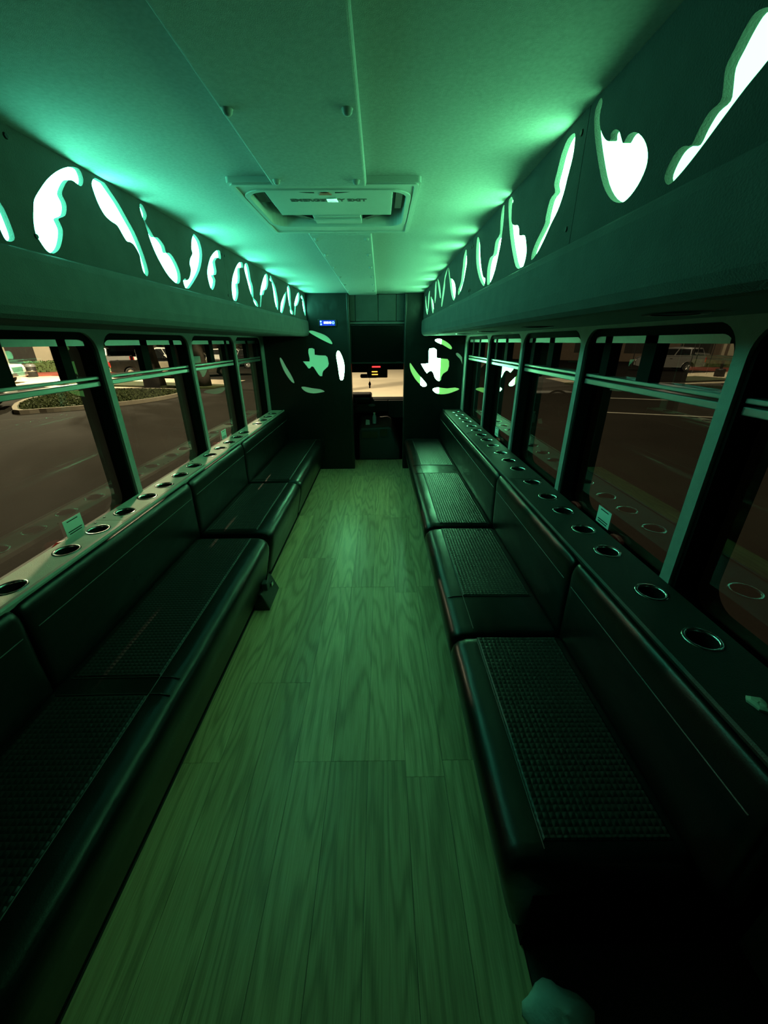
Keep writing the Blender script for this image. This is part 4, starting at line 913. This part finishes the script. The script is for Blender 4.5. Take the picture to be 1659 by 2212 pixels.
vehicle('pickup_truck', (-25.6, 25.3, G), math.radians(18), M['carwhite'], 'white pickup with chrome front parked before the beige building', 'pickup truck', 'pickup', 5.6)
vehicle('parked_car', (-16.55, 14.75, G), math.radians(32), M['carwhite'], 'low white car just beside the lawn island, only its nose in view', 'car', 'car', 4.6)
vehicle('suv', (-15.2, 43.5, G), math.radians(8), M['carwhite'], 'white sport utility car far behind the white crew cab pickup', 'car', 'suv', 4.8)
vehicle('suv', (-11.8, 41.0, G), math.radians(14), M['carblack'], 'black sport utility car far behind the hood of the white crew cab pickup', 'car', 'suv', 4.8)
vehicle('suv', (23.5, 33.5, G), math.radians(150), M['carsilver'], 'pale car far off on the dark side of the lot', 'car', 'suv', 4.8)

# beige building with steps, railing and bin -----------------------------------------------------
bd = empty('beige_building', (-36, 36, G), math.radians(30), label='low beige building with flat white roof edges and a dark entry', cat='building')
MB().box(-7, 6.2, 0, 9, 0, 2.9).build('wall', M['stucco'], bd)
MB().box(-7.2, 1.6, -.3, 9, 2.9, 3.25).build('roof_edge', M['roofwhite'], bd, bevel=.05)
MB().box(2.6, 6.5, -.4, 9, 2.35, 2.75).build('entry_roof', M['roofwhite'], bd, bevel=.05)
MB().box(-5, 5.6, 2, 9, 3.25, 5.4).build('upper_wall', M['stucco'], bd)
MB().box(-5.2, 5.8, 1.8, 9, 5.4, 5.7).build('upper_roof_edge', M['roofwhite'], bd)
for a, e in ((-4.4, -2.6), (-1.8, .0), (1.0, 2.8), (3.4, 5.2)):
    wq = MB().box(a, e, 1.96, 2.02, 3.7, 4.9).build('window_opening', M['darkopen'], bd)
    MB().box(a-.06, e+.06, 1.93, 1.97, 3.6, 3.7).build('window_sill', M['roofwhite'], wq)
MB().box(2.9, 4.9, -.03, .05, 0, 2.2).build('entry_opening', M['darkopen'], bd)
MB().box(6.2, 6.6, -.6, 0, 0, 2.9).build('corner_pier', M['stucco'], bd)
for k in range(4): MB().box(2.7, 5.1, -.35*(4-k)-.1, 0, 0, .15*(k+1)).build('step', M['kerb'], bd)
rl = empty('hand_railing', (-31.3, 31.0, G), math.radians(40), label='dark iron railing in front of the beige building', cat='railing')
MB().tube([(-1.6, 0, .95), (1.3, 0, .95), (1.6, 0, .6)], .025, 8).build('top_bar', M['iron'], rl)
MB().tube([(-1.6, 0, .15), (1.6, 0, .15)], .018, 8).build('bottom_bar', M['iron'], rl)
bp_ = None
for k in range(17):
    x = -1.6+.2*k
    if bp_ is None: bp_ = MB().cyl((0, 0, 0), (0, 0, .94), .010, n=6).build('baluster', M['iron'], rl); o = bp_
    else: o = share(bp_, 'baluster', rl)
    o.location = (x, 0, 0)
    if k == 16: o.scale = (1, 1, .64)
bn = empty('litter_bin', (-26.2, 30.9, G), label='dark round litter bin beside the red mulch bed', cat='bin')
MB().lathe([(.0005, 0), (.27, 0), (.30, .05), (.31, .72), (.29, .76)], 20).build('bin_body', M['iron'], bn, smooth=True)
MB().lathe([(.33, .72), (.34, .78), (.27, .90), (.16, .94), (.15, .90)], 20).build('bin_lid', M['cargrey'], bn, smooth=True)
MB().lathe([(.312, .40), (.318, .42), (.318, .47), (.312, .49)], 20).build('bin_band', M['steel'], bn)

# pale shed wall, brown building, trees -----------------------------------------------------------
sh_ = empty('pale_shed', (-14.0, 62, G), math.radians(-8), label='long pale metal shed far beyond the parked cars', cat='building')
for k in range(12): MB().box(-1+1.5*k, -1+1.5*k+1.44, 0, .08, 0, 5.2).build('cladding_panel', M['palewall'], sh_)
MB().box(-1, 17, .08, 9, 0, 5.2).build('wall', M['palewall'], sh_)
MB().box(-1.2, 17.2, -.2, 9, 5.2, 5.6).build('roof_edge', M['roofwhite'], sh_)
bb = empty('brown_building', (-31, 62, G), math.radians(4), label='brown building with white trim behind the parked sport utility cars', cat='building')
MB().box(0, 15.5, 0, 9, 0, 6.5).build('wall', M['brickwall'], bb)
MB().box(-.2, 15.7, -.3, 9, 6.5, 7.0).build('roof_edge', M['roofwhite'], bb)
for k in range(5):
    wq = MB().box(1+2.9*k, 2.6+2.9*k, -.03, .03, 1.0, 2.6).build('window_opening', M['darkopen'], bb)
    MB().box(.92+2.9*k, 2.68+2.9*k, -.08, 0, 2.6, 2.75).build('window_head', M['roofwhite'], wq)
def tree(loc, h, r, cr, label, seed, nleaf=2600, lean=(0, 0), group=None, cz=None):
    t = empty('shade_tree', loc, label=label, cat='tree', group=group); rd = random.Random(seed)
    mb = MB(); n = 12
    rings = []
    for j in range(8):
        f = j/7; rr = r*(1.35-.5*f if f < .2 else 1.25-.6*f)
        rings.append([((rr*(1+.12*math.sin(3*a+j))*math.cos(a))+lean[0]*f*h, (rr*(1+.10*math.cos(2*a+j))*math.sin(a))+lean[1]*f*h, h*.62*f) for a in [2*PI*i/n for i in range(n)]])
    mb.rings(rings); mb.build('trunk', M['bark'], t, smooth=True)
    br = MB(); tips = []
    for k in range(9):
        a = 2*PI*k/9+rd.uniform(-.3, .3); z0 = h*rd.uniform(.42, .6)
        p = Vector((lean[0]*h*.6, lean[1]*h*.6, z0)); q = p+Vector((math.cos(a)*cr*.6, math.sin(a)*cr*.6, h*rd.uniform(.12, .32))); br.cyl(p, q, r*.38, r*.10, n=7); tips.append(q)
    br.build('branches', M['bark'], t)
    V = []; F = []
    zc = cz or h*.78
    blobs = [(q.x, q.y, q.z, cr*rd.uniform(.32, .5)) for q in tips]+[(lean[0]*h, lean[1]*h, zc, cr*.6)]
    for _ in range(nleaf):
        bx_, by_, bz_, brd = rd.choice(blobs)
        u, v, w_ = rd.gauss(0, 1), rd.gauss(0, 1), rd.gauss(0, 1); l = math.sqrt(u*u+v*v+w_*w_)+1e-6; k = brd*rd.uniform(.55, 1.0)/l
        c = Vector((bx_+u*k, by_+v*k, bz_+w_*k*.8)); a = Vector((rd.gauss(0, 1), rd.gauss(0, 1), rd.gauss(0, .6))).normalized(); b = a.orthogonal().normalized()
        s1, s2 = rd.uniform(.12, .24), rd.uniform(.06, .11); i = len(V)
        V += [tuple(c-a*s1), tuple(c+b*s2), tuple(c+a*s1), tuple(c-b*s2)]; F.append((i, i+1, i+2, i+3))
    me = bpy.data.meshes.new('foliage'); me.from_pydata(V, [], F); me.materials.append(M['leaf'])
    f = bpy.data.objects.new('foliage', me); link(f, t); f['kind'] = 'stuff'
    return t
tree((-12.8, 22.9, G), 8.5, .42, 4.6, 'thick-trunked tree standing on the lawn just behind the kerbed island', 1, 3600)
tree((-9.9, 22.6, G), 7.6, .30, 3.6, 'slimmer dark tree beside the thick-trunked one, its shade over the lot', 2, 3000)
tree((-24.5, 45.5, G), 6.0, .30, 4.2, 'bushy low tree growing behind the silver pickup', 3, 3000, cz=2.6)
tree((-16.0, 53.0, G), 6.5, .30, 4.8, 'broad green tree growing behind the far white pickup', 4, 3200, cz=2.8)
tree((-35.5, 52.5, G), 6.5, .25, 3.6, 'leafy tree rising behind the beige building corner', 5, 2600, cz=3.4)
hg = empty('clipped_hedge', (-27.5, 35.4, G+.125), math.radians(35), label='low clipped hedge between the mulch bed and the beige building', cat='hedge')
V = []; F = []; rd = random.Random(9)
for _ in range(1500):
    c = Vector((rd.uniform(-2.2, 2.2), rd.uniform(-.5, .5), rd.uniform(.05, .85))); a = Vector((rd.gauss(0, 1), rd.gauss(0, 1), rd.gauss(0, 1))).normalized(); b = a.orthogonal().normalized(); i = len(V)
    V += [tuple(c-a*.10), tuple(c+b*.06), tuple(c+a*.10), tuple(c-b*.06)]; F.append((i, i+1, i+2, i+3))
me = bpy.data.meshes.new('foliage'); me.from_pydata(V, [], F); me.materials.append(M['leaf']); f = bpy.data.objects.new('foliage', me); link(f, hg); f['kind'] = 'stuff'
MB().box(-2, 2, -.4, .4, 0, .7).build('hedge_core', M['leaf'], hg)

# lot lamps (their light is set at the top) and far signals on the dark side -----------------------
def lot_lamp(x, y, h, label, arm=(0, 0)):
    t = empty('lot_lamp', (x, y, G), label=label, cat='street lamp')
    MB().lathe([(.0005, .0), (.30, 0), (.30, .45), (.26, .5), (.09, .52), (.06, h)], 14).build('pole', M['iron'], t)
    ax, ay = arm
    if ax or ay: MB().tube([(0, 0, h-.02), (ax, ay, h+.06)], .045, 8).build('arm', M['iron'], t)
    MB().box(ax-.35, ax+.35, ay-.16, ay+.16, h, h+.12).build('lamp_head', M['iron'], t, bevel=.02)
    MB().box(ax-.28, ax+.28, ay-.12, ay+.12, h-.012, h).build('lens', M['lamp_head'], t)
lot_lamp(-21.0, 27.5, 9.4, 'tall lot lamp behind the lawn island, over the parked pickups')
lot_lamp(-4.2, 18.0, 13.0, 'tall lot lamp ahead of the bus over the pale concrete', (-1.4, -1.6))
lot_lamp(26.0, 36.0, 8.9, 'tall lot lamp on the dark side of the lot')
for x, y, z, lab in ((23.14, 30.15, 1.83, 'low bright lamp on a post far off on the dark side'), (23.53, 38.36, 1.90, 'low dim lamp on a post seen beside the dark window posts'), (25.7, 28.0, 1.80, 'low lamp on a post at the rearmost dark window')):
    t = empty('far_post_lamp', (x, y, G), label=lab, cat='lamp')
    MB().cyl((0, 0, 0), (0, 0, z-G-.1), .04, n=8).build('post', M['iron'], t)
    MB().lathe([(.0005, -.12), (.10, -.08), (.13, 0), (.10, .08), (.0005, .12)], 12, (0, 0, z-G)).build('globe', M['lamp_head'], t)
for x, y, z, lab in ((22.93, 30.31, 1.62, 'red signal on a thin post left of the low bright lamp'), (23.79, 29.63, 1.55, 'red signal on a thin post right of the low bright lamp')):
    t = empty('red_signal', (x, y, G), label=lab.replace(' left of', ' beside').replace(' right of', ' just past'), cat='signal')
    MB().cyl((0, 0, 0), (0, 0, z-G-.08), .03, n=8).build('post', M['iron'], t)
    MB().box(-.09, .09, -.06, .06, z-G-.10, z-G+.10).build('housing', M['iron'], t, bevel=.01)
    MB().cyl((0, -.06, z-G), (0, -.10, z-G), .07, n=12).build('lens', M['signal_red'], t)
db = empty('dark_building', (34, 44, G), math.radians(-42), label='dark low building far beyond the unlit lot', cat='building')
MB().box(-26, 26, 0, 8, 0, 4.2).build('wall', M['brickwall'], db)
MB().box(-26.3, 26.3, -.3, 8, 4.2, 4.6).build('roof_edge', M['stucco'], db)
for k in range(9):
    MB().box(-24+5.6*k, -21.5+5.6*k, -.04, .03, .9, 2.6).build('window_opening', M['darkopen'], db)
for k, (x, y) in enumerate(((9.5, 13.0), (12.0, 16.5), (14.5, 20.0), (17.0, 23.5))):
    st_ = MB().box(-2.4, 2.4, -.06, .06, 0, .012).build('parking_line', M['roofwhite']); st_.location = (x, y, G); st_.rotation_euler = (0, 0, math.radians(-20))
    tag(st_, 'painted white parking line on the dark lot', 'parking line', 'painted lines on the dark side of the lot')
